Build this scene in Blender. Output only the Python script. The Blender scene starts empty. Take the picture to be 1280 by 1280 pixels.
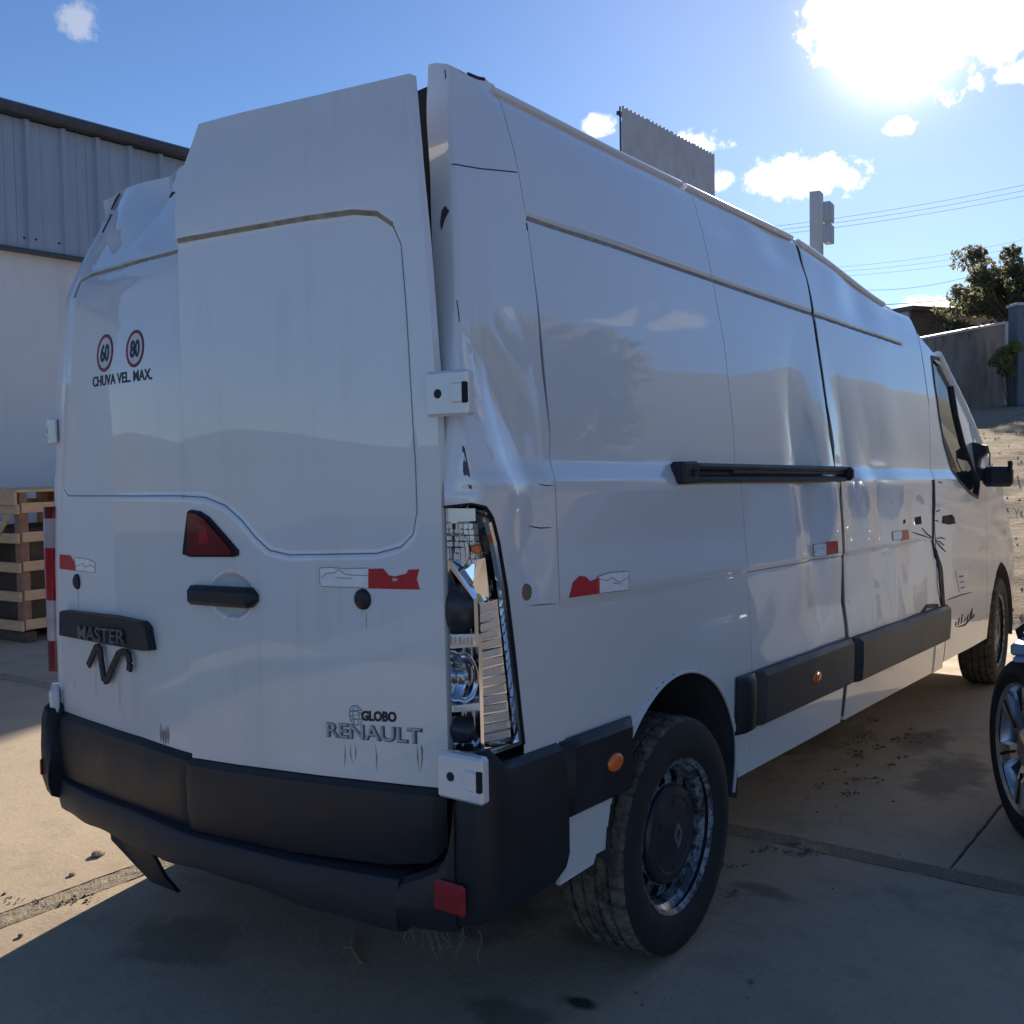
import bpy, math, random
import numpy as np
from mathutils import Vector, Matrix
random.seed(7); rng = np.random.RandomState(11)
scn = bpy.context.scene
COL = scn.collection

# ------------------------------------------------------------------ camera
CAM = np.array([2.43074694, -1.73514656, 1.46079386])
YAW, PITCH, ROLL = map(math.radians, (36.64400816, -2.77387465, -1.01839331))
FPX = 1312.5                     # focal length in pixels of the 1280 px photograph
BP = -0.0232                     # the empty van sits nose down: z drops by this per metre forward
def _axes():
    f = np.array([-math.sin(YAW)*math.cos(PITCH), math.cos(YAW)*math.cos(PITCH), math.sin(PITCH)])
    r = np.array([math.cos(YAW), math.sin(YAW), 0.0]); u = np.cross(r, f)
    return f, r*math.cos(ROLL)+u*math.sin(ROLL), -r*math.sin(ROLL)+u*math.cos(ROLL)
FW, RT, UP = _axes()
cd = bpy.data.cameras.new('camera'); cam = bpy.data.objects.new('camera', cd); COL.objects.link(cam)
cd.sensor_width = 36; cd.lens = 36*FPX/1280; cd.clip_start = 0.05; cd.clip_end = 5000
cam.matrix_world = Matrix(((RT[0], UP[0], -FW[0], CAM[0]), (RT[1], UP[1], -FW[1], CAM[1]), (RT[2], UP[2], -FW[2], CAM[2]), (0, 0, 0, 1)))
scn.camera = cam
def ray(px, py): return FW+RT*(px-640)/FPX+UP*(640-py)/FPX
def at_plane(px, py, ax, v):
    d = ray(px, py); return CAM+d*(v-CAM[ax])/d[ax]
def at_depth(px, py, dep): return CAM+ray(px, py)*dep
def proj(P):
    d = np.asarray(P)-CAM; z = d@FW
    return 640+FPX*(d@RT)/z, 640-FPX*(d@UP)/z

# ------------------------------------------------------------------ light
SUN_AZ, SUN_EL = math.radians(16.5), math.radians(20.6)     # azimuth: degrees left of +y
SDIR = np.array([-math.sin(SUN_AZ)*math.cos(SUN_EL), math.cos(SUN_AZ)*math.cos(SUN_EL), math.sin(SUN_EL)])
sl = bpy.data.lights.new('sun', 'SUN'); so = bpy.data.objects.new('sun', sl); COL.objects.link(so)
sl.energy = 5.0; sl.angle = math.radians(0.53); sl.color = (1.0, 0.87, 0.70)
so.rotation_euler = Vector(SDIR).to_track_quat('Z', 'Y').to_euler()
so.location = (0, 0, 30)
EXPOSURE = 0.78
scn.view_settings.view_transform = 'Standard'; scn.view_settings.look = 'None'
scn.view_settings.exposure = EXPOSURE; scn.view_settings.gamma = 1.0
scn.view_settings.use_curve_mapping = False

def build_world():
    w = bpy.data.worlds.new('World'); scn.world = w; w.use_nodes = True
    nt = w.node_tree; nt.nodes.clear(); N = nt.nodes.new; L = nt.links.new
    out = N('ShaderNodeOutputWorld'); bg = N('ShaderNodeBackground'); L(bg.outputs[0], out.inputs[0])
    bg.inputs[1].default_value = 0.064; w.cycles.sampling_method = 'MANUAL'; w.cycles.sample_map_resolution = 512
    sky = N('ShaderNodeTexSky'); sky.sky_type = 'NISHITA'; sky.sun_disc = False
    sky.sun_elevation = SUN_EL; sky.sun_rotation = -SUN_AZ
    sky.air_density = 1.0; sky.dust_density = 0.12; sky.ozone_density = 3.0; sky.altitude = 600
    tc = N('ShaderNodeTexCoord'); D = tc.outputs['Generated']
    def math_(op, a, b=None, clamp=False):
        n = N('ShaderNodeMath'); n.operation = op; n.use_clamp = clamp
        for i, v in enumerate((a, b)):
            if v is None: continue
            if isinstance(v, (int, float)): n.inputs[i].default_value = v
            else: L(v, n.inputs[i])
        return n.outputs[0]
    def dot(v):
        n = N('ShaderNodeVectorMath'); n.operation = 'DOT_PRODUCT'; L(D, n.inputs[0]); n.inputs[1].default_value = tuple(v); return n.outputs['Value']
    def noise(scale, detail, rough):
        n = N('ShaderNodeTexNoise'); n.inputs['Scale'].default_value = scale; n.inputs['Detail'].default_value = detail
        n.inputs['Roughness'].default_value = rough; L(D, n.inputs['Vector']); return n.outputs['Fac']
    n1 = noise(17, 4, .6); n2 = noise(75, 3, .6)
    nz = math_('ADD', math_('MULTIPLY', math_('SUBTRACT', n1, .5), 2.6), math_('MULTIPLY', math_('SUBTRACT', n2, .5), 2.2))
    # clouds: direction (as seen in the photograph, or mirrored in the van's side), half sizes in radians
    def pixdir(px, py):
        d = ray(px, py); return d/np.linalg.norm(d)
    clouds = [(pixdir(1000, 221), .052, .019, 1.), (pixdir(845, 185), .05, .016, .8), (pixdir(750, 158), .018, .012, .8),
              (pixdir(900, 225), .014, .012, .6), (pixdir(97, 27), .015, .016, .42), (pixdir(1175, 384), .04, .011, 1.),
              (pixdir(1205, -20), .095, .07, 1.), (pixdir(1085, 5), .055, .055, 1.), (pixdir(1250, 40), .03, .03, .9),
              (pixdir(1275, 90), .02, .012, .7), (pixdir(1125, 160), .012, .008, .6),
              (np.array([.444, .852, .278]), .05, .013, .75), (np.array([.383, .886, .263]), .03, .012, .7),
              (np.array([.6, -.6, .45]), .12, .04, .8)]
    tot = None; nz6 = math_('MULTIPLY', nz, .62)
    for c, a, b, k in clouds:
        c = c/np.linalg.norm(c); r = np.cross(c, (0, 0, 1)); r /= np.linalg.norm(r); u = np.cross(r, c)
        mp = N('ShaderNodeMapping'); mp.vector_type = 'TEXTURE'; L(D, mp.inputs[0])
        mp.inputs['Location'].default_value = tuple(c); mp.inputs['Scale'].default_value = (a, .6, b)
        mp.inputs['Rotation'].default_value = Matrix((r, c, u)).transposed().to_euler()
        ln = N('ShaderNodeVectorMath'); ln.operation = 'LENGTH'; L(mp.outputs[0], ln.inputs[0])
        mr = N('ShaderNodeMapRange'); mr.interpolation_type = 'SMOOTHSTEP'; L(math_('ADD', ln.outputs['Value'], nz6), mr.inputs[0])
        mr.inputs[1].default_value = 1.05; mr.inputs[2].default_value = .45; mr.inputs[3].default_value = 0; mr.inputs[4].default_value = k
        tot = mr.outputs[0] if tot is None else math_('MAXIMUM', tot, mr.outputs[0])
    # forward scattering: cloud and haze brighten towards the sun
    ds = math_('MAXIMUM', dot(SDIR), 0.0)
    fwd = math_('POWER', ds, 24.0); tight = math_('POWER', ds, 800.0); core = math_('POWER', ds, 2500.0)
    cb = math_('ADD', math_('ADD', 8.5, math_('MULTIPLY', fwd, 14.0)), math_('MULTIPLY', tight, 60.0))
    cc = N('ShaderNodeMix'); cc.data_type = 'RGBA'
    cl = N('ShaderNodeVectorMath'); cl.operation = 'SCALE'; cl.inputs[0].default_value = (1.0, .97, .94); L(cb, cl.inputs['Scale'])
    glow = N('ShaderNodeVectorMath'); glow.operation = 'SCALE'; glow.inputs[0].default_value = (1.0, .90, .95)
    L(math_('ADD', math_('ADD', math_('MULTIPLY', fwd, 1.7), math_('MULTIPLY', tight, 12.0)), math_('MULTIPLY', core, 60.0)), glow.inputs['Scale'])
    ad = N('ShaderNodeVectorMath'); ad.operation = 'ADD'; tn = N('ShaderNodeVectorMath'); tn.operation = 'MULTIPLY'; L(sky.outputs[0], tn.inputs[0]); tn.inputs[1].default_value = (.83, .96, 1.18); L(tn.outputs[0], ad.inputs[0]); L(glow.outputs[0], ad.inputs[1])
    L(tot, cc.inputs['Factor']); L(ad.outputs[0], cc.inputs['A']); L(cl.outputs[0], cc.inputs['B'])
    L(cc.outputs['Result'], bg.inputs[0])
build_world()

# ------------------------------------------------------------------ materials
MATS = {}
class Mat:
    def __init__(s, name):
        s.m = bpy.data.materials.new(name); s.m.use_nodes = True; s.nt = s.m.node_tree
        s.b = s.nt.nodes['Principled BSDF']; s.tc = s.nt.nodes.new('ShaderNodeTexCoord'); MATS[name] = s.m
    def N(s, t): return s.nt.nodes.new(t)
    def L(s, a, b): s.nt.links.new(a, b)
    def noise(s, scale, detail=4, rough=.55, stretch=None, coord='Object'):
        n = s.N('ShaderNodeTexNoise'); n.inputs['Scale'].default_value = scale; n.inputs['Detail'].default_value = detail; n.inputs['Roughness'].default_value = rough
        v = s.tc.outputs[coord]
        if stretch:
            mp = s.N('ShaderNodeMapping'); mp.inputs['Scale'].default_value = stretch; s.L(v, mp.inputs[0]); v = mp.outputs[0]
        s.L(v, n.inputs['Vector']); return n.outputs['Fac']
    def ramp(s, v, a, b, lo=0., hi=1.):
        r = s.N('ShaderNodeMapRange'); s.L(v, r.inputs[0]); r.inputs[1].default_value = a; r.inputs[2].default_value = b; r.inputs[3].default_value = lo; r.inputs[4].default_value = hi; return r.outputs[0]
    def mix(s, fac, a, b):
        n = s.N('ShaderNodeMix'); n.data_type = 'RGBA'
        for k, v in (('Factor', fac), ('A', a), ('B', b)):
            if isinstance(v, (int, float)): n.inputs[k].default_value = v
            elif isinstance(v, tuple): n.inputs[k].default_value = (*v, 1) if len(v) == 3 else v
            else: s.L(v, n.inputs[k])
        return n.outputs['Result']
    def math(s, op, a, b):
        n = s.N('ShaderNodeMath'); n.operation = op
        for i, v in enumerate((a, b)):
            if isinstance(v, (int, float)): n.inputs[i].default_value = v
            else: s.L(v, n.inputs[i])
        return n.outputs[0]
    def set(s, **k):
        for kk, v in k.items():
            i = s.b.inputs[kk.replace('_', ' ')]
            if hasattr(v, 'links') or hasattr(v, 'is_linked'): s.L(v, i)
            elif isinstance(v, tuple): i.default_value = (*v, 1) if len(v) == 3 and i.type == 'RGBA' else v
            else: i.default_value = v
        return s
    def bump(s, h, strength, dist):
        b = s.N('ShaderNodeBump'); b.inputs['Strength'].default_value = strength; b.inputs['Distance'].default_value = dist; s.L(h, b.inputs['Height']); s.L(b.outputs[0], s.b.inputs['Normal'])

def simple(name, col, rough=.5, metal=0., var=.25, scale=12, coat=0., bump=0., bscale=80):
    m = Mat(name); n = m.noise(scale, 5)
    m.set(Base_Color=m.mix(m.ramp(n, .3, .7), tuple(c*(1-var) for c in col), tuple(min(1, c*(1+var*.6)) for c in col)), Roughness=m.ramp(n, .3, .7, rough*.85, min(1, rough*1.15)), Metallic=metal, Coat_Weight=coat)
    if bump: m.bump(m.noise(bscale, 4), bump, .01)
    return m.m

def van_paint(name, dirt):
    m = Mat(name)
    streak = m.noise(1.0, 5, .6, (26, 26, 1.3)); patch = m.noise(2.3, 6, .6); speck = m.noise(90, 3, .5)
    lowf = m.noise(.9, 3)
    d = m.math('MULTIPLY', m.ramp(streak, .48, .78), m.ramp(patch, .42, .7))
    # road film: thrown up from the wheels, thickest low on the body
    sep = m.N('ShaderNodeSeparateXYZ'); m.L(m.tc.outputs['Object'], sep.inputs[0])
    film = m.math('MULTIPLY', m.ramp(sep.outputs['Z'], 1.15, .62, 0, 1), m.ramp(patch, .30, .72, .15, 1))
    d = m.math('MULTIPLY', m.math('ADD', m.math('MULTIPLY', d, .38), m.math('MULTIPLY', film, .55)), dirt)
    sp = m.ramp(speck, .70, .78)
    base = m.mix(m.ramp(lowf, .3, .7), (.77, .775, .775), (.82, .82, .815))
    base = m.mix(d, base, (.40, .35, .27))
    base = m.mix(m.math('MULTIPLY', sp, .25*dirt), base, (.12, .10, .08))
    m.set(Base_Color=base, Roughness=m.ramp(d, 0, .6, .28, .6), Coat_Weight=m.ramp(d, 0, .5, .85, .15), Coat_Roughness=m.ramp(patch, .3, .7, .012, .04), Coat_IOR=1.75)
    m.bump(m.noise(420, 2), .02, .001)
    return m.m
van_paint('paint_side', .22); van_paint('paint_rear', 1.0); van_paint('paint_clean', .3)

def concrete():
    m = Mat('concrete')
    big = m.noise(.55, 5, .6); mid = m.noise(3.2, 6, .65); fine = m.noise(60, 5, .7); rust = m.noise(1.4, 5, .6)
    c = m.mix(m.ramp(big, .3, .7), (.385, .295, .195), (.53, .415, .28))
    c = m.mix(m.ramp(mid, .52, .75, 0, .6), c, (.21, .17, .13))
    vein = m.noise(5, 8, .75); c = m.mix(m.ramp(m.math('ABSOLUTE', m.math('SUBTRACT', vein, .5), 0), .012, .0, 0, .35), c, (.13, .105, .08))
    pit = m.noise(210, 3, .6); c = m.mix(m.ramp(pit, .66, .74, 0, .6), c, (.14, .115, .09))
    c = m.mix(m.ramp(rust, .60, .74, 0, .45), c, (.42, .29, .16))
    c = m.mix(m.ramp(fine, .35, .75, 0, .35), c, (.50, .45, .38))
    # oil stains with ragged edges
    sep = m.N('ShaderNodeSeparateXYZ'); m.L(m.tc.outputs['Object'], sep.inputs[0])
    wob = m.noise(9, 4, .65)
    for (x, y, rx, ry, k) in [(.91, .58, .06, .035, .95), (.80, .42, .16, .09, .45), (.72, .95, .12, .10, .35), (1.2, 3.2, .18, .45, .5), (.95, 3.75, .12, .3, .55), (1.02, 1.55, .12, .06, .5), (-.3, .2, .25, .2, .35), (.3, .9, .3, .25, .5), (.2, 3.5, .5, .7, .5)]:
        dx = m.math('DIVIDE', m.math('SUBTRACT', sep.outputs['X'], x), rx); dy = m.math('DIVIDE', m.math('SUBTRACT', sep.outputs['Y'], y), ry)
        e = m.math('SQRT', m.math('ADD', m.math('MULTIPLY', dx, dx), m.math('MULTIPLY', dy, dy)), 0)
        e = m.math('ADD', e, m.math('MULTIPLY', m.math('SUBTRACT', wob, .5), 1.6))
        c = m.mix(m.ramp(e, 1.0, .55, 0, k), c, (.035, .03, .027))
    h = m.math('ADD', m.math('MULTIPLY', fine, .5), mid)
    m.set(Base_Color=c, Roughness=m.ramp(mid, .3, .7, .78, .95)); m.bump(h, .5, .008)
concrete()
def aggregate():
    m = Mat('aggregate'); f = m.noise(140, 4, .7); g = m.noise(7, 4)
    c = m.mix(m.ramp(f, .35, .65), (.34, .28, .20), (.54, .46, .35)); c = m.mix(m.ramp(g, .60, .74, 0, .4), c, (.19, .17, .10))
    m.set(Base_Color=c, Roughness=.95); m.bump(f, 1.0, .02)
aggregate()
def dirt():
    m = Mat('dry_dirt'); a = m.noise(.5, 6, .6); b = m.noise(6, 6, .7, (1, 2.2, 1)); f = m.noise(40, 4, .7); g = m.noise(1.7, 5, .65)
    c = m.mix(m.ramp(a, .3, .7), (.36, .275, .18), (.50, .395, .265)); c = m.mix(m.ramp(b, .45, .75, 0, .8), c, (.22, .16, .095))
    c = m.mix(m.ramp(f, .5, .8, 0, .5), c, (.50, .42, .30)); c = m.mix(m.ramp(g, .60, .72, 0, .5), c, (.13, .14, .055))
    m.set(Base_Color=c, Roughness=.97); m.bump(m.math('ADD', b, m.math('MULTIPLY', f, .4)), .9, .08)
dirt()
simple('subsoil', (.16, .13, .10), .95, var=.4)
simple('black_plastic', (.011, .013, .020), .50, var=.45, scale=7, bump=.12, bscale=500)
simple('worn_plastic', (.017, .019, .026), .58, var=.5, scale=5, bump=.12, bscale=500)
simple('grey_strip', (.045, .043, .043), .60, var=.35, scale=6, bump=.1, bscale=400)
simple('gap_dark', (.012, .012, .014), .8)
simple('inner_metal', (.05, .05, .055), .7)
simple('bare_metal', (.10, .10, .11), .5, metal=.6)
simple('rubber', (.022, .021, .021), .78, var=.5, scale=20)
def tread():
    m = Mat('tyre_tread'); n = m.noise(22, 6, .7); n2 = m.noise(5, 4)
    m.set(Base_Color=m.mix(m.math('MULTIPLY', m.ramp(n, .35, .65), m.ramp(n2, .3, .6, .5, 1)), (.030, .028, .026), (.24, .195, .14)), Roughness=.92); m.bump(n, .7, .006)
tread()
def rim_steel():
    m = Mat('rim_steel'); n = m.noise(30, 5, .7)
    m.set(Base_Color=m.mix(m.ramp(n, .44, .60), (.05, .055, .062), (.30, .34, .39)), Roughness=.5, Metallic=.25); m.bump(n, .4, .004)
rim_steel()
simple('hub_plastic', (.030, .034, .042), .35, var=.4)
simple('emblem_chrome', (.42, .42, .43), .35, metal=.8)
simple('chrome', (.85, .86, .88), .10, metal=1.0, var=.06)
simple('reflector_grey', (.78, .78, .77), .26, metal=.6, var=.08)
def smoke():
    m = Mat('lamp_bowl'); m.set(Base_Color=(.42, .44, .48), Metallic=.9, Roughness=.2); m.bump(m.noise(60, 2), .1, .003)
smoke()
simple('amber_lens', (.85, .17, .02), .22, coat=.6, var=.15)
simple('red_lens', (.36, .012, .018), .16, coat=.8, var=.25, scale=40)
simple('dark_red_lens', (.17, .008, .014), .14, coat=.9, var=.25, scale=40)
simple('clear_lens', (.42, .38, .40), .18, coat=.8)
simple('red_tape', (.56, .012, .022), .38, var=.1)
simple('white_tape', (.90, .90, .90), .55, var=.10, scale=60)
simple('print_black', (.012, .014, .025), .45)
simple('print_red', (.36, .02, .03), .45)
simple('sticker_white', (.68, .69, .70), .4, var=.05)
simple('groove_dirt', (.36, .32, .26), .9, var=.35, scale=30)
simple('seam_dark', (.028, .030, .036), .8)
simple('seam_grey', (.26, .28, .30), .7)
simple('letter_grey', (.46, .47, .49), .4, metal=.2)
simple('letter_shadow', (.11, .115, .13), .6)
simple('letter_dark', (.13, .13, .14), .45, metal=.3)
simple('rust', (.16, .07, .03), .9, var=.4)
simple('stain_brown', (.22, .17, .11), .9, var=.4, scale=25)
def glass():
    m = Mat('window_glass'); m.set(Base_Color=(.02, .022, .025), Roughness=.05, Specular_IOR_Level=.35)
glass()
simple('mirror_cap', (.58, .66, .72), .25, coat=.5, var=.05)
simple('interior_grey', (.20, .20, .21), .8)
simple('seat_red', (.20, .03, .035), .8)
def cladding():
    m = Mat('cladding_metal'); n = m.noise(2.0, 5, .6, (1, 1, .25)); f = m.noise(1, 4, .6, (14, 14, .5))
    c = m.mix(m.ramp(n, .3, .7), (.36, .42, .50), (.45, .51, .60)); c = m.mix(m.ramp(f, .5, .8, 0, .45), c, (.27, .315, .38))
    m.set(Base_Color=c, Roughness=.5, Metallic=.35)
cladding()
simple('flashing', (.09, .10, .12), .5, metal=.3)
def plaster():
    m = Mat('white_plaster'); a = m.noise(.6, 5, .6); b = m.noise(1, 5, .6, (5, 5, .5)); f = m.noise(60, 3)
    c = m.mix(m.ramp(a, .3, .7), (.80, .80, .80), (.87, .87, .87)); c = m.mix(m.ramp(b, .55, .8, 0, .3), c, (.42, .39, .34))
    m.set(Base_Color=c, Roughness=.85); m.bump(f, .15, .004)
plaster()
def timber():
    m = Mat('timber'); g = m.noise(3, 6, .6, (3, 3, 16)); a = m.noise(2.0, 3)
    m.set(Base_Color=m.mix(m.ramp(g, .35, .7), (.74, .43, .22), (.88, .57, .33)), Roughness=.8); m.bump(g, .3, .004)
timber()
simple('timber_red', (.40, .20, .12), .8, var=.3)
simple('timber_dark', (.13, .09, .065), .85, var=.3)
def wallconc():
    m = Mat('mouldy_concrete'); a = m.noise(1.1, 6, .65); b = m.noise(1.5, 5, .6, (2.5, 2.5, .5))
    c = m.mix(m.ramp(a, .35, .7), (.40, .34, .28), (.27, .225, .18)); c = m.mix(m.ramp(b, .48, .72, 0, .8), c, (.10, .08, .065))
    m.set(Base_Color=c, Roughness=.92); m.bump(a, .4, .03)
wallconc()
simple('grey_panel', (.62, .60, .60), .65, var=.12, scale=2)
simple('grey_panel_light', (.48, .50, .53), .6, var=.1)
simple('louvre', (.48, .45, .40), .7)
simple('roof_brown', (.16, .12, .10), .8)
simple('pillar_blue', (.17, .19, .21), .7)
simple('wire', (.07, .07, .075), .7)
simple('cable_grey', (.22, .22, .23), .7)
simple('bark', (.11, .085, .06), .95, var=.4)
def leaf(name, a, b):
    m = Mat(name); n = m.noise(2.2, 3); f = m.noise(30, 2)
    m.set(Base_Color=m.mix(m.ramp(m.math('ADD', m.math('MULTIPLY', n, .6), m.math('MULTIPLY', f, .4)), .35, .65), a, b), Roughness=.6)
    tr = m.N('ShaderNodeBsdfTranslucent'); tr.inputs[0].default_value = (*[min(1, q*2.2) for q in b], 1); mx = m.N('ShaderNodeMixShader'); mx.inputs[0].default_value = .45
    m.L(m.b.outputs[0], mx.inputs[1]); m.L(tr.outputs[0], mx.inputs[2]); m.L(mx.outputs[0], m.nt.nodes['Material Output'].inputs[0])
leaf('leaf_dark', (.07, .075, .04), (.13, .13, .07)); leaf('leaf_lime', (.10, .11, .035), (.18, .19, .06)); leaf('dry_grass', (.28, .22, .125), (.42, .34, .20))
simple('car_grey', (.10, .12, .15), .3, metal=.5, coat=.8, var=.05)
simple('car_silver', (.46, .47, .48), .28, metal=.55, coat=.8, var=.04)
simple('mirror_green', (.04, .055, .05), .3, coat=.5)
simple('alloy', (.55, .58, .62), .28, metal=.9, var=.06)
simple('bracket_blue', (.30, .38, .50), .4, metal=.3)
simple('brake_disc', (.25, .23, .21), .4, metal=.8)
simple('hill_green', (.12, .125, .085), .95, var=.4, scale=.2)

# ------------------------------------------------------------------ mesh helpers
def new_obj(name, verts, faces, mat, parent=None, smooth=False):
    me = bpy.data.meshes.new(name)
    me.from_pydata([tuple(map(float, v)) for v in verts], [], [tuple(map(int, f)) for f in faces]); me.update()
    if smooth: me.shade_smooth()
    if mat: me.materials.append(MATS[mat])
    o = bpy.data.objects.new(name, me); COL.objects.link(o)
    if parent is not None:
        o.parent = parent; o.matrix_parent_inverse = root_inv(parent)
    return o
def root_inv(p):
    m = Matrix.Identity(4); q = p
    ch = []
    while q is not None: ch.append(q); q = q.parent
    for q in reversed(ch): m = m @ q.matrix_parent_inverse @ q.matrix_basis
    return m.inverted()
def tag(o, label, cat, group=None, kind=None):
    if label: o['label'] = label
    if cat: o['category'] = cat
    if group: o['group'] = group
    if kind: o['kind'] = kind
    return o
def empty(name, loc, label=None, cat=None, group=None):
    o = bpy.data.objects.new(name, None); COL.objects.link(o); o.location = loc; o.empty_display_size = .2
    return tag(o, label, cat, group)
def struct(o): o['kind'] = 'structure'; return o
def sharp(o, deg=35):
    o.data.shade_smooth()
    try: o.data.set_sharp_from_angle(angle=math.radians(deg))
    except Exception: pass
    return o

class MB:
    def __init__(s): s.v = []; s.f = []
    def add(s, v, f):
        o = len(s.v); s.v += [tuple(map(float, q)) for q in v]; s.f += [tuple(i+o for i in q) for q in f]; return s
    def box(s, c, size, ax=None, bevel=0.):
        c = np.array(c, float); h = np.array(size, float)/2
        ax = np.eye(3) if ax is None else np.array(ax, float)
        b = min(bevel, h.min()*.9)
        if b <= 0:
            v = [c+ax.T@(np.array((i, j, k))*h) for i in (-1, 1) for j in (-1, 1) for k in (-1, 1)]
            return s.add(v, [(0, 1, 3, 2), (4, 6, 7, 5), (0, 4, 5, 1), (2, 3, 7, 6), (0, 2, 6, 4), (1, 5, 7, 3)])
        # chamfered box: 24 vertices
        v = []; idx = {}
        for i in (-1, 1):
            for j in (-1, 1):
                for k in (-1, 1):
                    sg = np.array((i, j, k))
                    for a in range(3):
                        q = sg*(h-b); q[a] = sg[a]*h[a]; idx[(i, j, k, a)] = len(v); v.append(c+ax.T@q)
        f = []
        for a in range(3):
            o1, o2 = [t for t in range(3) if t != a]
            for sg in (-1, 1):
                loop = []
                for (p, q) in ((-1, -1), (1, -1), (1, 1), (-1, 1)):
                    t = [0, 0, 0]; t[a] = sg; t[o1] = p; t[o2] = q; loop.append(idx[(*t, a)])
                f.append(tuple(loop))
        for a in range(3):
            o1, o2 = [t for t in range(3) if t != a]
            for p in (-1, 1):
                for q in (-1, 1):
                    t0 = [0, 0, 0]; t0[o1] = p; t0[o2] = q; t1 = list(t0); t0[a] = -1; t1[a] = 1
                    f.append((idx[(*t0, o1)], idx[(*t1, o1)], idx[(*t1, o2)], idx[(*t0, o2)]))
        for i in (-1, 1):
            for j in (-1, 1):
                for k in (-1, 1): f.append(tuple(idx[(i, j, k, a)] for a in range(3)))
        return s.add(v, f)
    def bar(s, a, b, w, h=None, up=(0, 0, 1), bevel=0.):
        a = np.array(a, float); b = np.array(b, float); d = b-a; l = np.linalg.norm(d); d /= l
        up = np.array(up, float)
        if abs(d@up) > .95: up = np.array((1., 0, 0))
        x = np.cross(d, up); x /= np.linalg.norm(x); y = np.cross(x, d)
        return s.box((a+b)/2, (w, l, h or w), np.array([x, d, y]), bevel)
    def tube(s, path, r, n=8, cap=True):
        P = [np.array(q, float) for q in path]; rr = r if hasattr(r, '__len__') else [r]*len(P)
        prev = None; v = []; f = []
        for i, p in enumerate(P):
            t = P[min(i+1, len(P)-1)]-P[max(i-1, 0)]; t /= np.linalg.norm(t)+1e-12
            if prev is None:
                a = np.cross(t, (0, 0, 1)) if abs(t[2]) < .9 else np.cross(t, (1, 0, 0))
            else: a = prev-t*(prev@t)
            a /= np.linalg.norm(a)+1e-12; b = np.cross(t, a); prev = a
            for k in range(n):
                w = 2*math.pi*k/n; v.append(p+(a*math.cos(w)+b*math.sin(w))*rr[i])
        for i in range(len(P)-1):
            for k in range(n): f.append((i*n+k, i*n+(k+1) % n, (i+1)*n+(k+1) % n, (i+1)*n+k))
        if cap: f += [tuple(range(n-1, -1, -1)), tuple(range((len(P)-1)*n, len(P)*n))]
        return s.add(v, f)
    def lathe(s, prof, c, axis, n=48, closed=False, mod=None):
        """prof: list of (radius, along axis)"""
        ax = np.array(axis, float); ax /= np.linalg.norm(ax)
        a = np.cross(ax, (0, 0, 1)) if abs(ax[2]) < .9 else np.cross(ax, (1, 0, 0)); a /= np.linalg.norm(a); b = np.cross(ax, a)
        c = np.array(c, float); v = []; f = []; m = len(prof)
        for k in range(n):
            w = 2*math.pi*k/n
            for j, (r, h) in enumerate(prof):
                rr = r if mod is None else mod(r, h, j, k, w)
                v.append(c+ax*h+(a*math.cos(w)+b*math.sin(w))*rr)
        for k in range(n):
            k2 = (k+1) % n
            for j in range(m-1 if not closed else m):
                j2 = (j+1) % m; f.append((k*m+j, k*m+j2, k2*m+j2, k2*m+j))
        return s.add(v, f)
    def prism(s, poly, off):
        """poly: 3d points in order; off: extrusion vector"""
        n = len(poly); P = [np.array(q, float) for q in poly]; off = np.array(off, float)
        v = P+[q+off for q in P]
        f = [tuple(range(n-1, -1, -1)), tuple(range(n, 2*n))]+[(i, (i+1) % n, n+(i+1) % n, n+i) for i in range(n)]
        return s.add(v, f)
    def build(s, name, mat, parent=None, smooth=None):
        o = new_obj(name, s.v, s.f, mat, parent)
        if smooth: sharp(o, smooth)
        return o
def fix_normals(o):
    import bmesh
    bm = bmesh.new(); bm.from_mesh(o.data); bmesh.ops.recalc_face_normals(bm, faces=bm.faces); bm.to_mesh(o.data); bm.free(); return o

def sstep(a, b, t):
    t = np.clip((np.asarray(t, float)-a)/(b-a), 0, 1); return t*t*(3-2*t)
class Waves:
    def __init__(s, n, k0, k1, seed):
        r = np.random.RandomState(seed); th = r.rand(n)*math.pi*2; k = k0*(k1/k0)**r.rand(n)
        s.kx = k*np.cos(th); s.ky = k*np.sin(th); s.ph = r.rand(n)*6.28; s.a = 1/np.sqrt(n)
    def __call__(s, x, y):
        x = np.asarray(x, float); y = np.asarray(y, float); o = np.zeros(np.broadcast(x, y).shape)
        for a, b, p in zip(s.kx, s.ky, s.ph): o = o+np.sin(a*x+b*y+p)
        return o*s.a
W1 = Waves(14, 4, 11, 1); W2 = Waves(14, 14, 34, 2); W3 = Waves(12, 6, 16, 3); W4 = Waves(12, 30, 70, 4); WR = Waves(14, 4, 12, 5)
class Folds:
    def __init__(s, n, k0, k1, seed):
        r = np.random.RandomState(seed); th = r.rand(n)*math.pi; k = k0*(k1/k0)**r.rand(n); s.q = [(k[i]*math.cos(th[i]), k[i]*math.sin(th[i]), r.rand()*9, 1/k[i]**.7) for i in range(n)]; s.n = sum(q[3] for q in s.q)
    def __call__(s, x, y):
        o = 0.
        for a, b, p, w in s.q: t = np.mod(a*np.asarray(x, float)+b*np.asarray(y, float)+p, 1.); o = o+w*(4*np.abs(t-.5)-1)
        return o/s.n
F1 = Folds(6, 1.4, 3.6, 12); F2 = Folds(6, 2.5, 6, 15)
def ridge(y, z, w): return 1-np.abs(w(y, z))*1.3
def gauss(y, z, y0, z0, ry, rz): return np.exp(-((y-y0)/ry)**2-((z-z0)/rz)**2)

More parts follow.
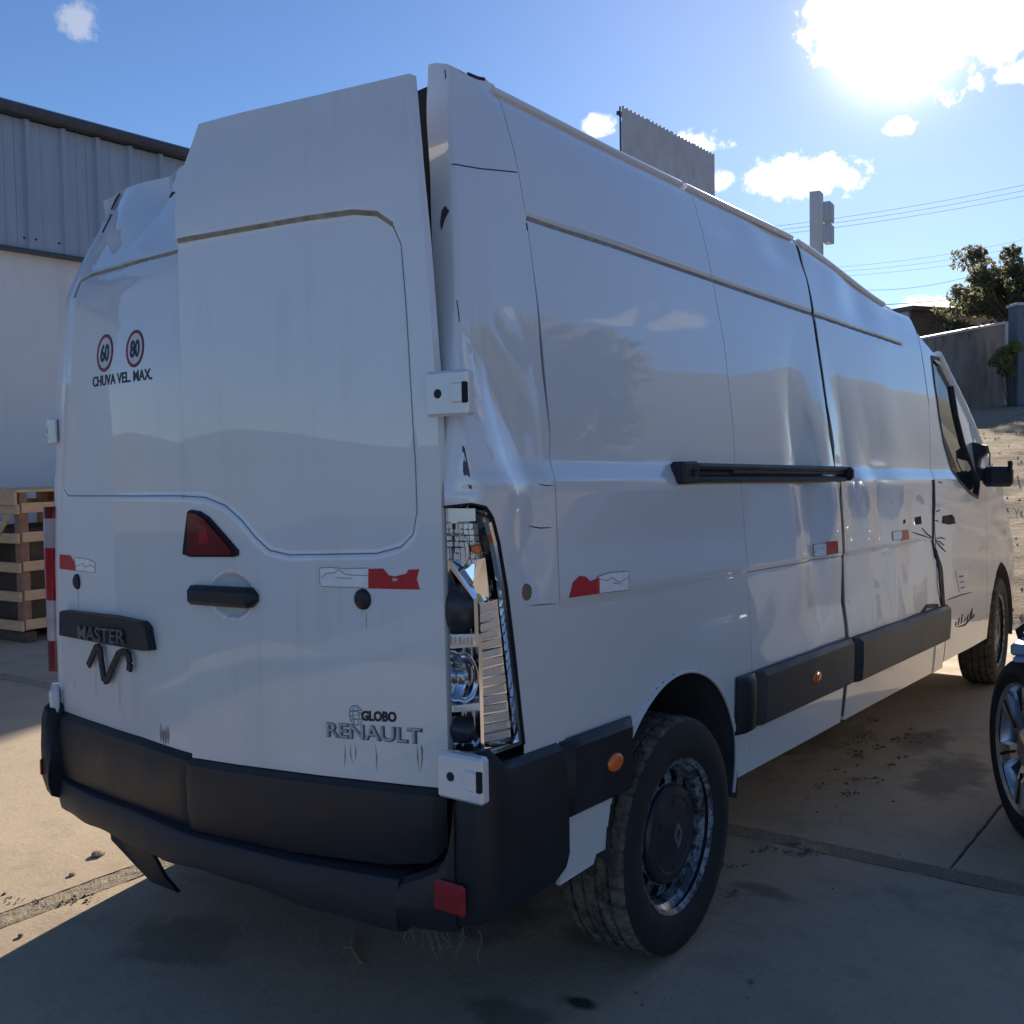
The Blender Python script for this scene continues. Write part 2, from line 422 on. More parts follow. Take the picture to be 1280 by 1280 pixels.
# ================================================================== SETTING
# ---- ground: concrete yard of slabs with rough joints, dirt beyond
YARD_Y = 7.6
def yard():
    S = 900.
    g = MB()
    g.add([(-S, -S, -.035), (S, -S, -.035), (S, S, -.035), (-S, S, -.035)], [(0, 1, 2, 3)])
    gr = struct(g.build('ground', 'subsoil'))
    xs = [-8.1, -5.72, -3.32, (-.97, -.87), 1.48, 3.88, 6.3]
    ys = [-4., -1.05, (1.99, 2.09), 5.0, YARD_Y]  # slabs end early: unseen dark soil behind the camera cuts bounced light
    wj = .003
    def spans(c):
        e = []
        for a, b in zip(c[:-1], c[1:]):
            lo = a[1] if isinstance(a, tuple) else a; hi = b[0] if isinstance(b, tuple) else b
            e.append((lo+wj, hi-wj))
        return e
    def jag(n, amp, sd):
        r = np.random.RandomState(sd); a = r.randn(n)*amp; a = np.convolve(a, [.25, .5, .25], 'same'); return a
    sd = 0
    for row, (y0, y1) in enumerate(spans(ys)):
        xr = [q for q in xs if row > 1 or q != 1.48]
        for (x0, x1) in spans(xr):
            sd += 1; near = abs((x0+x1)/2) < 5 and -2 < (y0+y1)/2 < 6
            st = .03 if near else .3
            nx = max(2, int((x1-x0)/st)); ny = max(2, int((y1-y0)/st)); am = .0045 if near else .004
            X = np.linspace(x0, x1, nx+1); Y = np.linspace(y0, y1, ny+1)
            loop = [(x, y0-abs(j)) for x, j in zip(X[:-1], jag(nx, am, sd))]+[(x1-abs(j), y) for y, j in zip(Y[:-1], jag(ny, am, sd+100))]
            loop += [(x, y1-abs(j)) for x, j in zip(X[:0:-1], jag(nx, am, sd+200))]+[(x0+abs(j), y) for y, j in zip(Y[:0:-1], jag(ny, am, sd+300))]
            n = len(loop); dz = random.uniform(-.003, 0)
            # chipped arris: outer ring a little lower
            cx, cy = (x0+x1)/2, (y0+y1)/2
            inn = [(x+np.sign(cx-x)*min(.003, abs(cx-x)), y+np.sign(cy-y)*min(.003, abs(cy-y)), dz) for x, y in loop]
            mid = [(x, y, dz-.006) for x, y in loop]; bot = [(x, y, -.034) for x, y in loop]
            f = [tuple(range(n))]+[(i+n, (i+1) % n+n, (i+1) % n, i) for i in range(n)]+[(i+2*n, (i+1) % n+2*n, (i+1) % n+n, i+n) for i in range(n)]
            new_obj('slab', inn+mid+bot, f, 'concrete', gr)
    # rough aggregate joint strips
    def strip(x0, x1, y0, y1, nx, ny):
        X, Y = np.meshgrid(np.linspace(x0, x1, nx), np.linspace(y0, y1, ny)); Z = -.003+.0012*W2(X*6, Y*6)+rng.randn(*X.shape)*.0008
        v = np.stack([X, Y, Z], -1).reshape(-1, 3); f = [(j*nx+i, j*nx+i+1, (j+1)*nx+i+1, (j+1)*nx+i) for j in range(ny-1) for i in range(nx-1)]
        return new_obj('joint_filler', v, f, 'aggregate', gr, True)
    strip(-.973, -.867, -3., 1.985, 14, 640); strip(-6., 4., 1.986, 2.094, 900, 12)
    return gr
ground = yard()

def hill_h(x, y):
    x = np.asarray(x, float); y = np.asarray(y, float)
    e = YARD_Y+.25-.25*np.clip(x-2, 0, 30)+.35*W1(x*.12, y*.12+3)          # toe of the bank, coming nearer to the right
    t = np.clip(y-e, 0, None)
    h = 3.9*(1-np.exp(-t*.19/3.9*1.2))
    return h+(.028*W2(x*.2, y*.3)+.014*W4(x*.16, y*.3))*np.clip(t, 0, 1.)-.03*np.exp(-t*3)
def bank():
    xs = np.concatenate([np.arange(-60, -8, 2.0), np.arange(-8, 9, .14), np.arange(9, 70, 2.)])
    ys = np.concatenate([np.arange(-22, 5, 1.), np.arange(5, 32, .16), np.arange(32, 120, 4.)])
    X, Y = np.meshgrid(xs, ys); Z = hill_h(X, Y); nx, ny = len(xs), len(ys)
    v = np.stack([X, Y, Z], -1).reshape(-1, 3)
    f = []
    for j in range(ny-1):
        for i in range(nx-1):
            if Z[j:j+2, i:i+2].max() > -.02: f.append((j*nx+i, j*nx+i+1, (j+1)*nx+i+1, (j+1)*nx+i))
    return struct(new_obj('dirt_bank', v, f, 'dry_dirt', None, True))
bank_o = bank()
# far terrain ring
def far_hills():
    v = []; f = []; n = 96
    for k in range(n):
        a = 2*math.pi*k/n
        az = math.degrees(math.pi/2-a); az = (az+180) % 360-180; k_ = float(sstep(4, 20, az)*sstep(85, 55, az)); h = 26+14*math.sin(a*3+1)+9*math.sin(a*7+2)+5*math.sin(a*15)+k_*(185+14*math.sin(a*19))
        for r, z in ((140, -1), (230, h*.28), (420, h*.8), (620, h)): v.append((r*math.cos(a), r*math.sin(a), z-2 if r == 140 else z*.55))
    for k in range(n):
        for j in range(3): f.append((k*4+j, k*4+j+1, ((k+1) % n)*4+j+1, ((k+1) % n)*4+j))
    o = struct(new_obj('far_hills', v, f, 'hill_green', None, True)); fix_normals(o)
far_hills()

# ---- warehouse on the left, parallel to the van
WX = -8.2
def warehouse():
    e0 = at_plane(0, 118, 0, WX); e1 = at_plane(230, 187, 0, WX); c0 = at_plane(0, 308, 0, WX)
    z_eave = (at_plane(0, 118, 0, WX+.20)[2]+at_plane(230, 187, 0, WX+.20)[2])/2-.06; z_cl = c0[2]
    root = empty('warehouse', (WX-8, 16, 0), 'long warehouse with white plaster lower wall and grey metal cladding above', 'warehouse')
    Y0, Y1 = -2., 46.
    MB().box((WX-8, (Y0+Y1)/2, z_cl/2), (16, Y1-Y0, z_cl)).build('wall', 'white_plaster', root)
    MB().box((WX-8.02, (Y0+Y1)/2, (z_cl+z_eave)/2+.02), (16-.12, Y1-Y0-.1, z_eave-z_cl)).build('frame_wall', 'inner_metal', root)
    # profiled cladding sheets, each with two trapezoid ribs
    w = (at_plane(75, 200, 0, WX)[1]-at_plane(30, 200, 0, WX)[1])*2
    y_r = at_plane(30, 200, 0, WX)[1]-.16*w
    me = None; k = math.floor((Y0-y_r)/w)+1; ys = y_r+k*w
    prof = [(0, 0), (.10, 0), (.125, .05), (.185, .05), (.21, 0), (.35, 0), (.355, .008), (.375, .008), (.38, 0), (.60, 0), (.625, .05), (.685, .05), (.71, 0), (.85, 0), (.855, .008), (.875, .008), (.88, 0), (1.0, 0)]
    while ys < Y1-w:
        if me is None:
            v = []; f = []; n = len(prof)
            for z in (z_cl+.0, z_eave-.05):
                for (t, d) in prof: v.append((WX+.045+d, t*w*1.004, z))
            for z in (z_cl, z_eave-.05):
                for (t, d) in prof: v.append((WX+.041+d, t*w*1.004, z))
            f = [(i, i+1, n+i+1, n+i) for i in range(n-1)]+[(2*n+i, i, i+1, 2*n+i+1)[::-1] for i in range(n-1)]
            o = new_obj('cladding_sheet', v, f, 'cladding_metal', root); me = o.data
        else:
            o = bpy.data.objects.new('cladding_sheet', me); COL.objects.link(o); o.parent = root
        o.matrix_parent_inverse = root_inv(root); o.location = (0, ys, 0)
        for tt in (.09, .25, .57):
            if 2 < ys < 12:
                MB().lathe([(.0001, .012), (.011, .010), (.013, 0)], (WX+.046, ys+tt*w, z_cl+.12), (1, 0, 0), 8).build('fixing_screw', 'flashing', o)
        ys += w
    MB().box((WX+.05, (Y0+Y1)/2, z_cl-.02), (.14, Y1-Y0, .035)).build('drip_flashing', 'flashing', root)
    # eave: gutter edge over a shadow gap
    MB().prism([(WX-.2, Y0, z_eave-.045), (WX+.18, Y0, z_eave-.035), (WX+.20, Y0, z_eave+.0), (WX+.20, Y0, z_eave+.055), (WX+.17, Y0, z_eave+.06), (WX-.2, Y0, z_eave+.08)], (0, Y1-Y0, 0)).build('gutter', 'flashing', root)
    MB().prism([(WX-16, Y0, z_eave+.1), (WX+.1, Y0, z_eave+.064), (WX+.1, Y0, z_eave+.10), (WX-8, Y0, z_eave+1.2), (WX-16, Y0, z_eave+.2)], (0, Y1-Y0, 0)).build('roof', 'cladding_metal', root)
warehouse()

# ---- timber crates by the warehouse
def crate(cx, cy, w, d, h, label, rot=0., nslat=5):
    root = empty('timber_crate', (cx, cy, 0), label, 'crate', 'timber crates by the warehouse')
    ca, sa = math.cos(rot), math.sin(rot)
    AX = np.array([[ca, sa, 0], [-sa, ca, 0], [0, 0, 1]])
    def P(x, y, z): return (cx+ca*x-sa*y, cy+sa*x+ca*y, z)
    def bx(name, c, s, mat='timber', bev=.004): MB().box(P(*c), s, AX, bev).build(name, mat, root)
    for sx in (-1, 1):
        for sy in (-1, 1):
            bx('post', (sx*(w/2-.05), sy*(d/2-.04), h/2+.05), (.09, .075, h-.10), 'timber_red' if (sx > 0 and sy < 0) else 'timber')
    for i in range(nslat):
        z = .14+(h-.28)*i/(nslat-1)
        for sy in (-1, 1): bx('slat', (random.uniform(-.01, .01), sy*(d/2+.012), z), (w, .024, .085))
        for sx in (-1, 1): bx('slat', (sx*(w/2+.008), 0, z+.01), (.022, d-.02, .085))
    for i in range(6): bx('lid_board', (-w/2+w*(i+.5)/6, 0, h+.012), (w/6-.012, d+.03, .024))
    for y in (-d/2+.06, 0, d/2-.06): bx('skid', (0, y, .045), (w+.02, .09, .085), 'timber_dark')
    for sy in (-1, 1): bx('rail', (0, sy*(d/2+.036), h-.05), (w+.02, .024, .11))
    MB().bar(P(-w/2+.1, -d/2-.034, .18), P(w/2-.12, -d/2-.034, h-.2), .06, .02, up=AX[1]).build('brace', 'timber', root)
    MB().box(P(0, 0, h*.42), (w-.25, d-.25, h*.66), AX, .02).build('packed_load', 'timber_dark', root)
g0 = at_plane(12, 806, 2, 0); g1 = at_plane(50, 800, 2, 0)
crate(g1[0]-.62, g1[1]+.32, 1.25, 1.0, 1.27, 'slatted timber crate with a diagonal brace, beside the van\'s tail lamp', .05)
crate(g0[0]-1.25, g0[1]-.42, 1.2, 1.0, 1.22, 'timber crate with a boarded lid beside the slatted one', .02, 6)
crate(g1[0]-.70, g1[1]+1.75, 1.2, 1.1, 1.30, 'timber crate standing behind the slatted one along the warehouse', -.03)

# ---- retaining wall, low buildings and gate pillar up the bank
def hz(p): return float(hill_h(p[0], p[1]))
def retaining_wall():
    a = at_depth(1105, 434, 24.5); b = at_depth(1257, 405, 27.5)
    d = b-a; d[2] = 0; d /= np.linalg.norm(d); n = np.array([d[1], -d[0], 0])       # towards the camera
    m = MB(); K = 30; top = []; th = -n*.22
    for i in range(K+1):
        t = i/K; p = a+(b-a)*t; p = p+n*.01*math.sin(i*2.1); top.append(p)
    v = []
    for p in top:
        for q, z in ((p, -1.0), (p, p[2]), (p+th, p[2]), (p+th, -1.0)): v.append((q[0], q[1], z))
    f = []
    for i in range(K):
        for j in range(3): f.append((i*4+j, i*4+j+1, (i+1)*4+j+1, (i+1)*4+j))
    f += [(0, 1, 2, 3), (K*4+3, K*4+2, K*4+1, K*4)]
    m.add(v, f)
    root = m.build('retaining_wall', 'mouldy_concrete'); fix_normals(root)
    tag(root, 'mould-stained concrete retaining wall at the top of the dirt bank', 'wall')
    cp = MB(); cp.bar(a+th/2+np.array((0, 0, .035)), b+th/2+np.array((0, 0, .035)), .32, .06); cp.build('coping', 'grey_panel', root)
    ew = b+d*.06
    MB().box((ew[0]-n[0]*.1, ew[1]-n[1]*.1, (ew[2])/2), (.28, .30, ew[2]+.12), np.array([d, -n, (0, 0, 1)])).build('end_pier', 'grey_panel', root)
    return a, b, d, n
wa, wb, wd, wn = retaining_wall()

def louvre_building():
    dep = 36.
    p0 = at_depth(1135, 402, dep); p1 = at_depth(1262, 383, dep+2); base = 2.5
    d = p1-p0; d[2] = 0; L = np.linalg.norm(d); d /= L; n = np.array([d[1], -d[0], 0.]); AX = np.array([d, -n, (0, 0, 1)])
    root = empty('low_building', (p0+p1)/2*np.array((1, 1, 0))+np.array((0, 0, base)), 'low brown-roofed building with louvred openings above the retaining wall', 'building')
    top = (p0[2]+p1[2])/2; c = (p0+p1)/2
    MB().box((c[0]-n[0]*3, c[1]-n[1]*3, (top+base)/2), (L, 6, top-base), AX).build('wall', 'grey_panel', root)
    MB().box((c[0]-n[0]*2.9, c[1]-n[1]*2.9, top+.06), (L+.3, 6.5, .14), AX).build('roof', 'roof_brown', root)
    q = p0+d*L*.17; MB().box((q[0], q[1], top-.55), (L*.30, .12, 1.1), AX).build('dark_panel', 'roof_brown', root)
    for t in (.42, .60, .78, .93):
        w = MB(); q = p0+d*L*t+n*.03
        w.box((q[0], q[1], top-.75), (L*.12, .06, .95), AX); wo = w.build('louvre_opening', 'gap_dark', root)
        for k in range(6):
            s = MB(); z = top-1.15+.165*k; s.box((q[0]+n[0]*.05, q[1]+n[1]*.05, z), (L*.12, .06, .07), AX); s.build('blade', 'louvre', wo)
louvre_building()
def gate_pillar():
    p = at_depth(1266, 384, 26.); q = at_depth(1300, 384, 26.); z0 = 2.6
    d = q-p; d[2] = 0; L = np.linalg.norm(d); d /= L; n = np.array([d[1], -d[0], 0.]); AX = np.array([d, -n, (0, 0, 1)]); c = (p+q)/2
    m = MB(); m.box((c[0], c[1], (p[2]+z0)/2), (L, .5, p[2]-z0), AX, .02)
    o = m.build('gate_pillar', 'pillar_blue'); tag(o, 'blue-grey gate pillar beside the end of the retaining wall', 'pillar')
    MB().box((c[0], c[1], p[2]+.04), (L+.08, .58, .08), AX, .015).build('cap', 'grey_panel', o)
gate_pillar()

# ---- billboard back of corrugated sheets, and totem sign, beyond the van roof
def billboard():
    dep0 = 24.
    a = at_depth(777, 133, dep0)
    az = math.radians(14)          # runs away almost parallel to the van
    best = None
    for k in range(-60, 60):
        dv = np.array([math.sin(math.radians(k)), math.cos(math.radians(k)), 0])
        for L in np.linspace(1.5, 9, 60):
            px, py = proj(a+dv*L); e = (px-893)**2+(py-195)**2
            if best is None or e < best[0]: best = (e, dv, L)
    _, dv, L = best
    n = np.array([dv[1], -dv[0], 0]);
    if n@(CAM-a) < 0: n = -n
    H = 2.2
    root = empty('billboard', (a+dv*L/2)*np.array((1, 1, 0)), 'back of a grey corrugated metal billboard rising behind the van roof', 'billboard')
    ns = 4
    for s in range(ns):
        v = []; f = []; m = 26
        for j in range(m+1):
            t = (s+j/m)/ns; off = (.016 if (j % 4) in (1, 2) else 0.)+(.012 if s % 2 else 0)
            p = a+dv*L*t*1.0+n*off
            v += [(p[0], p[1], a[2]+(.03 if (j % 4) in (1, 2) else 0)), (p[0], p[1], a[2]-H)]
        f = [(2*j, 2*j+1, 2*j+3, 2*j+2) for j in range(m)]
        new_obj('corrugated_sheet', v, f, 'grey_panel', root)
    fr = MB(); b = a-n*.10
    for z in (a[2]-.12, a[2]-H/2, a[2]-H+.1): fr.bar((b[0], b[1], z), (b[0]+dv[0]*L, b[1]+dv[1]*L, z), .08)
    fr.build('frame_rail', 'wire', root)
    MB().box((a[0]-n[0]*.03-dv[0]*.02, a[1]-n[1]*.03-dv[1]*.02, a[2]-H/2), (.03, .03, H)).build('edge_post', 'wire', root)
    for t in (.15, .85):
        q = a+dv*L*t-n*.28; MB().tube([(q[0], q[1], 0), (q[0], q[1], a[2]-.1)], .14, 12).build('post', 'grey_panel', root)
billboard()
def totem():
    dep = 30.; a = at_depth(1010, 241, dep); b = at_depth(1025, 241, dep); w = np.linalg.norm(b-a)
    r = RT*np.array((1, 1, 0)); r /= np.linalg.norm(r); th = math.radians(-28)
    d = np.array([r[0]*math.cos(th)-r[1]*math.sin(th), r[0]*math.sin(th)+r[1]*math.cos(th), 0]); n = np.array([d[1], -d[0], 0]); AX = np.array([d, -n, (0, 0, 1)])
    c = (a+at_depth(1031, 241, dep))/2; H = a[2]
    root = MB().box((c[0], c[1], H/2), (.30, .44, H), AX, .01).build('totem_sign', 'grey_panel')
    tag(root, 'tall grey totem pillar carrying two small box signs', 'sign pillar')
    s = dep/FPX
    for y0, y1 in ((254, 278), (281, 304)):
        z = CAM[2]+0; p = at_depth(1035, (y0+y1)/2, dep-.15)
        o = MB().box(p, (.24, .50, (y1-y0)*s), AX, .02).build('box_sign', 'grey_panel_light', root)
        MB().box(p+np.array((0, 0, 0))-n*0+d*.125, (.012, .44, (y1-y0)*s*.88), AX).build('sign_face', 'grey_panel', o)
totem()

# ---- overhead wires and their poles
def wires():
    sets = [((900, 286), (1290, 229), 48., 52., 3, 5), ((1080, 328), (1300, 295), 70, 75, 3, 6), ((1050, 356), (1195, 350), 46., 46., 1, 3), ((1060, 377), (1290, 358), 46, 48, 1, 3)]
    for i, (a, b, da, db, n, sp) in enumerate(sets):
        for k in range(n):
            A = at_depth(a[0], a[1]+k*sp, da); B = at_depth(b[0], b[1]+k*sp*1.4, db)
            dirv = B-A; q_ = lambda t: min(1, max(0, (t+.8)/2.4))
            pts = [A+dirv*t+np.array((0, 0, .9-4.8*q_(t)*(1-q_(t)))) for t in np.concatenate([[-1.6], np.linspace(-.8, 1.6, 24), [3.2, 5.]])]
            o = MB().tube(pts, .008+.006*(i == 3), 4).build('power_line', 'cable_grey')
            tag(o, 'overhead power line running %s' % ['high past the totem pillar', 'faint and far above the tree', 'low into the tree crown', 'lowest of all, thick and bundled, into the tree'][i], 'power line', 'power lines '+['past the totem pillar', 'far above the tree', 'low into the tree', 'bundled into the tree'][i])
wires()

# ---- trees and plants
def leaf_cloud(centers, n, size, seed, flat=.0):
    r = np.random.RandomState(seed); v = []; f = []
    for k in range(n):
        c, rad = centers[r.randint(len(centers))]
        q = r.randn(3); q /= np.linalg.norm(q); q = np.array(c)+q*rad*(r.rand()**.45)*np.array((1, 1, .8))
        a = r.randn(3); a /= np.linalg.norm(a); b = np.cross(a, r.randn(3)); b /= np.linalg.norm(b)
        s = size*(.6+.8*r.rand()); o = len(v)
        v += [q-a*s, q+b*s*.45, q+a*s, q-b*s*.45]; f.append((o, o+1, o+2, o+3))
    return v, f
def tree(px, py_top, dep, height, label, mat, seed, spread=1., n=5200):
    top = at_depth(px, py_top, dep); x, y = top[0], top[1]; z0 = top[2]-height
    root = empty('tree', (x, y, z0), label, 'tree')
    r = np.random.RandomState(seed); m = MB()
    cents = []
    m.tube([(x, y, z0-.3), (x+.05, y, z0+height*.25), (x-.03, y+.03, z0+height*.5)], [.20, .16, .11], 8)
    for k in range(26):
        a = k*2.4+r.rand(); rr = spread*height*(.10+.44*r.rand()); zz = z0+height*(.45+.48*r.rand())
        e = np.array((x+rr*math.cos(a), y+rr*math.sin(a), zz)); s = np.array((x, y, z0+height*(.25+.25*r.rand())))
        mid = (s+e)/2+r.randn(3)*.12; m.tube([s, mid, e], [.07, .045, .015], 5); cents.append((e, height*(.06+.09*r.rand()))); cents.append(((mid+e)/2, height*.09))
    m.build('trunk', 'bark', root)
    v, f = leaf_cloud(cents, n, height*.021, seed+1); new_obj('crown', v, f, mat, root)
tree(1272, 306, 34., 4.2, 'dark leafy tree rising behind the retaining wall beside the wires', 'leaf_dark', 3, 1.15, 11000)
tree(1330, 320, 33., 4.4, 'broad dark tree beside the gate pillar', 'leaf_dark', 8, 1.1, 3000)
# trees that only show mirrored in the van's flank
for i, (x, y, h) in enumerate([(17, 12, 6.), (22, 18, 7.), (14, 22, 6.5), (26, 9, 6.), (19, 2, 5.5)]):
    r0 = empty('tree', (x, y, hz((x, y))), 'dark leafy tree standing on the bank off to the right of the van', 'tree', 'trees right of the yard')
    m = MB(); z0 = hz((x, y)); m.tube([(x, y, z0-.3), (x, y, z0+h*.5)], [.2, .1], 8)
    rr = np.random.RandomState(40+i); cs = []
    for k in range(9):
        a = k*2.4; e = np.array((x+h*.28*math.cos(a)*rr.rand(), y+h*.28*math.sin(a), z0+h*(.45+.45*rr.rand()))); m.tube([(x, y, z0+h*.35), e], [.07, .02], 5); cs.append((e, h*.16))
    m.build('trunk', 'bark', r0); v, f = leaf_cloud(cs, 1500, h*.045, 60+i); new_obj('crown', v, f, 'leaf_dark', r0)
def bush(px, py, dep, size, label, mat, seed, n=700):
    p = at_depth(px, py, dep); z0 = hz(p)
    root = empty('bush', (p[0], p[1], z0), label, 'bush'); m = MB(); cs = []; r = np.random.RandomState(seed)
    for k in range(6):
        e = p+r.randn(3)*size*np.array((.6, .6, .3)); m.tube([(p[0], p[1], z0-.05), e], [.02, .008], 5); cs.append((e, size*.55))
    m.build('stem', 'bark', root); v, f = leaf_cloud(cs, n, size*.16, seed); new_obj('foliage', v, f, mat, root)
bush(1262, 452, 25.5, .42, 'yellow-green bush at the foot of the wall end', 'leaf_lime', 5)
# dry grass tufts and clods over the bank: nobody could count them
def bank_litter():
    v = []; f = []; r = np.random.RandomState(21)
    for k in range(1600):
        x = r.uniform(-3, 5); y = YARD_Y+.2+18*r.rand()**1.6; z = hz((x, y)) if False else 0
        v.append((x, y))
    P = np.array(v); Z = hill_h(P[:, 0], P[:, 1]); V = []; F = []
    for (x, y), z in zip(P, Z):
        if z < .02: continue
        if r.rand() < .55:
            for b in range(4):
                a = r.rand()*6.28; h = r.uniform(.02, .06); w = .006; o = len(V); dx, dy = math.cos(a)*h*.6, math.sin(a)*h*.6
                V += [(x-w, y, z-.01), (x+w, y, z-.01), (x+dx, y+dy, z+h)]; F.append((o, o+1, o+2))
        else:
            s = r.uniform(.008, .025); o = len(V); V += [(x-s, y-s, z-.01), (x+s, y-s*.7, z-.01), (x+s*.8, y+s, z-.01), (x-s*.9, y+s*.8, z-.01), (x+s*.1, y, z+s*r.uniform(.6, 1.3))]
            F += [(o, o+1, o+4), (o+1, o+2, o+4), (o+2, o+3, o+4), (o+3, o, o+4)]
    o = new_obj('bank_litter', V, F, 'dry_dirt'); tag(o, 'dry grass tufts and clods scattered over the sunlit dirt bank', 'dry grass', kind='stuff')
bank_litter()

# ================================================================== THE VAN
van = empty('panel_van', (0, 3.1, 0), 'crash-damaged white high-roof panel van with black bumper and rub strips', 'van')
ZP = np.array([.30, .44, .60, .80, 1.12, 1.40, 1.425, 1.465, 1.60, 1.85, 2.10, 2.25, 2.36, 2.40, 2.425, 2.44])
XP = np.array([.975, .985, 1.0, 1.006, 1.0, .988, .984, .962, .944, .910, .868, .842, .815, .797, .768, .74])
def top_z(y): return 2.435-.125*sstep(2.3, 3.75, y)-.01*sstep(.3, 1.2, y)
def zmap(y, z):
    t = top_z(y); z = np.asarray(z, float); return np.where(z > 2.1, 2.1+(z-2.1)*(2.44-2.1)/(t-2.1), z)
def S0(y, z):
    y = np.asarray(y, float); zz = zmap(y, z)
    # smooth the polyline profile a little
    x = (np.interp(zz-.012, ZP, XP)+2*np.interp(zz, ZP, XP)+np.interp(zz+.012, ZP, XP))/4
    x = x-.10*np.clip((y-4.5)/1.6, 0, 1.2)**2          # nose tapers in
    return x
def S(y, z):
    """right flank: x for (y, body height z)"""
    y = np.asarray(y, float); z = np.asarray(z, float); x = S0(y, z)
    g = (y > .36)
    x = x-.0075*np.exp(-((z-2.085)/.007)**2)*(y < 3.62)*g                                      # gutter groove
    x = x-.0055*sstep(1.121, 1.113, z)*(y < 3.75)*g-.003*np.exp(-((z-1.117)/.004)**2)*(y < 3.75)*g    # crease above the wheel arch
    x = x+.0010*W1(y, z)*sstep(.3, .7, y)+.00008*W2(y, z)                                       # panel waviness
    crush = gauss(y, z, 2.27, 1.30, .34, .42); x = x-.017*crush*ridge(y*.75, z*.55, W3)-.016*crush*(F1(y, z*.7)+.55)-.005*crush*(F2(y, z*.7)+.5)   # buckled behind the door gap
    c2 = gauss(y, z, 2.75, 1.15, .35, .40); x = x-.015*c2*ridge(y*.8+4, z*.5, W3)-.014*c2*(F1(y+2, z*.7)+.5)
    c3 = gauss(y, z, 3.55, 1.15, .30, .35); x = x-.022*c3*(.5+.5*W3(y, z+2))
    c4 = gauss(y, z, 2.2, .92, .35, .16); x = x-.012*c4*ridge(y*.5, z*1.2+3, W3)
    x = x-.018*gauss(y, z, 2.1, 2.33, .5, .09)*(1+.5*W3(y, z))                                 # dented roof edge
    x = x-.010*gauss(y, z, 3.0, 2.25, .5, .12)*(1+W3(y+1, z))
    return x
def vz(y, z): return z+BP*y
def side_pt(y, z, off=0.):
    y = np.asarray(y, float); z = np.asarray(z, float); e = .004
    x = S(y, z); dxy = (S(y+e, z)-S(y-e, z))/(2*e); dxz = (S(y, z+e)-S(y, z-e))/(2*e)
    n = np.stack([np.ones_like(x), -dxy, -dxz], -1); n /= np.linalg.norm(n, axis=-1, keepdims=True)
    p = np.stack([x, y, vz(y, z)], -1)+n*np.asarray(off)[..., None] if np.ndim(off) else np.stack([x, y, vz(y, z)], -1)+n*off
    return p
def hit_side(px, py):
    d = ray(px, py); x = .98
    for _ in range(25):
        w = CAM+d*(x-CAM[0])/d[0]; x = .5*x+.5*float(S(w[1], w[2]-BP*w[1]))
    return float(w[1]), float(w[2]-BP*w[1])

def grid_faces(nu, nv): return [(j*nu+i, j*nu+i+1, (j+1)*nu+i+1, (j+1)*nu+i) for j in range(nv-1) for i in range(nu-1)]
def shell(name, P, mat, inward, parent=None, keep=None, flange=.018, normal=None):
    """P (nv,nu,3) outer grid; all four edges are turned in by a flange along `inward` (nv,nu,3)"""
    nv, nu = P.shape[:2]; V = P.reshape(-1, 3); F = np.array(grid_faces(nu, nv))
    if keep is not None: F = F[keep.reshape(-1)]
    V = list(map(tuple, V)); F = [tuple(q) for q in F]
    loop = [(0, i) for i in range(nu)]+[(j, nu-1) for j in range(1, nv)]+[(nv-1, i) for i in range(nu-2, -1, -1)]+[(j, 0) for j in range(nv-2, 0, -1)]
    used = set(i for f in F for i in f); base = len(V)
    for (j, i) in loop: V.append(tuple(P[j, i]+inward[j, i]*flange))
    n = len(loop)
    for k in range(n):
        a = loop[k][0]*nu+loop[k][1]; b = loop[(k+1) % n][0]*nu+loop[(k+1) % n][1]
        if a in used and b in used: F.append((b, a, base+k, base+(k+1) % n))
    # drop loose vertices
    us = sorted(set(i for f in F for i in f)); mp = {o: i for i, o in enumerate(us)}
    o = new_obj(name, [V[i] for i in us], [tuple(mp[i] for i in f) for f in F], mat, parent if parent is not None else van)
    return sharp(o, 40)

ARCHES = [(1.01, .455, .402), (5.36, .47, .43)]
def side_panel(name, y0, y1, z0, z1, step=.014, mat='paint_side', holes=(), inset=0., z1f=None):
    f0 = y0 if callable(y0) else (lambda z: np.full_like(z, y0)); f1 = y1 if callable(y1) else (lambda z: np.full_like(z, y1))
    ny = int((np.max(f1(np.array([1.])))-np.min(f0(np.array([1.]))))/step)+2; nz = int((z1-z0)/step)+2
    v = np.linspace(0, 1, nz)[:, None]; u = np.linspace(0, 1, ny)[None, :]
    Z = z0+(z1-z0)*v+0*u; Y = f0(Z)+(f1(Z)-f0(Z))*u
    if z1f is not None: Z = z0+(z1f(Y)-z0)*v
    keep = np.ones((nz-1, ny-1), bool); Yc = (Y[1:, 1:]+Y[:-1, :-1])/2; Zc = (Z[1:, 1:]+Z[:-1, :-1])/2
    for (cy, cz, r) in ARCHES:
        ra = np.hypot(Yc-cy, Zc-cz); keep &= ~((ra < r) | ((np.abs(Yc-cy) < r*.97) & (Zc < cz)))
        dd = np.hypot(Y-cy, Z-cz); ins = (dd < r) & (Z > cz-.02)
        k = np.where(ins, r/np.maximum(dd, 1e-6), 1.); near = ins & (dd > r-step*1.6)
        Y = np.where(near, cy+(Y-cy)*k, Y); Z = np.where(near, cz+(Z-cz)*k, Z)
        s2 = (Z <= cz) & (np.abs(Y-cy) < r*.97) & (np.abs(Y-cy) > r*.97-step*1.6); Y = np.where(s2, cy+np.sign(Y-cy)*r*.97, Y)
    for poly in holes:
        keep &= ~inpoly(Yc, Zc, poly)
    P = side_pt(Y, Z, -inset); inw = np.zeros_like(P); inw[..., 0] = -1
    return shell(name, P, mat, inw, keep=keep)
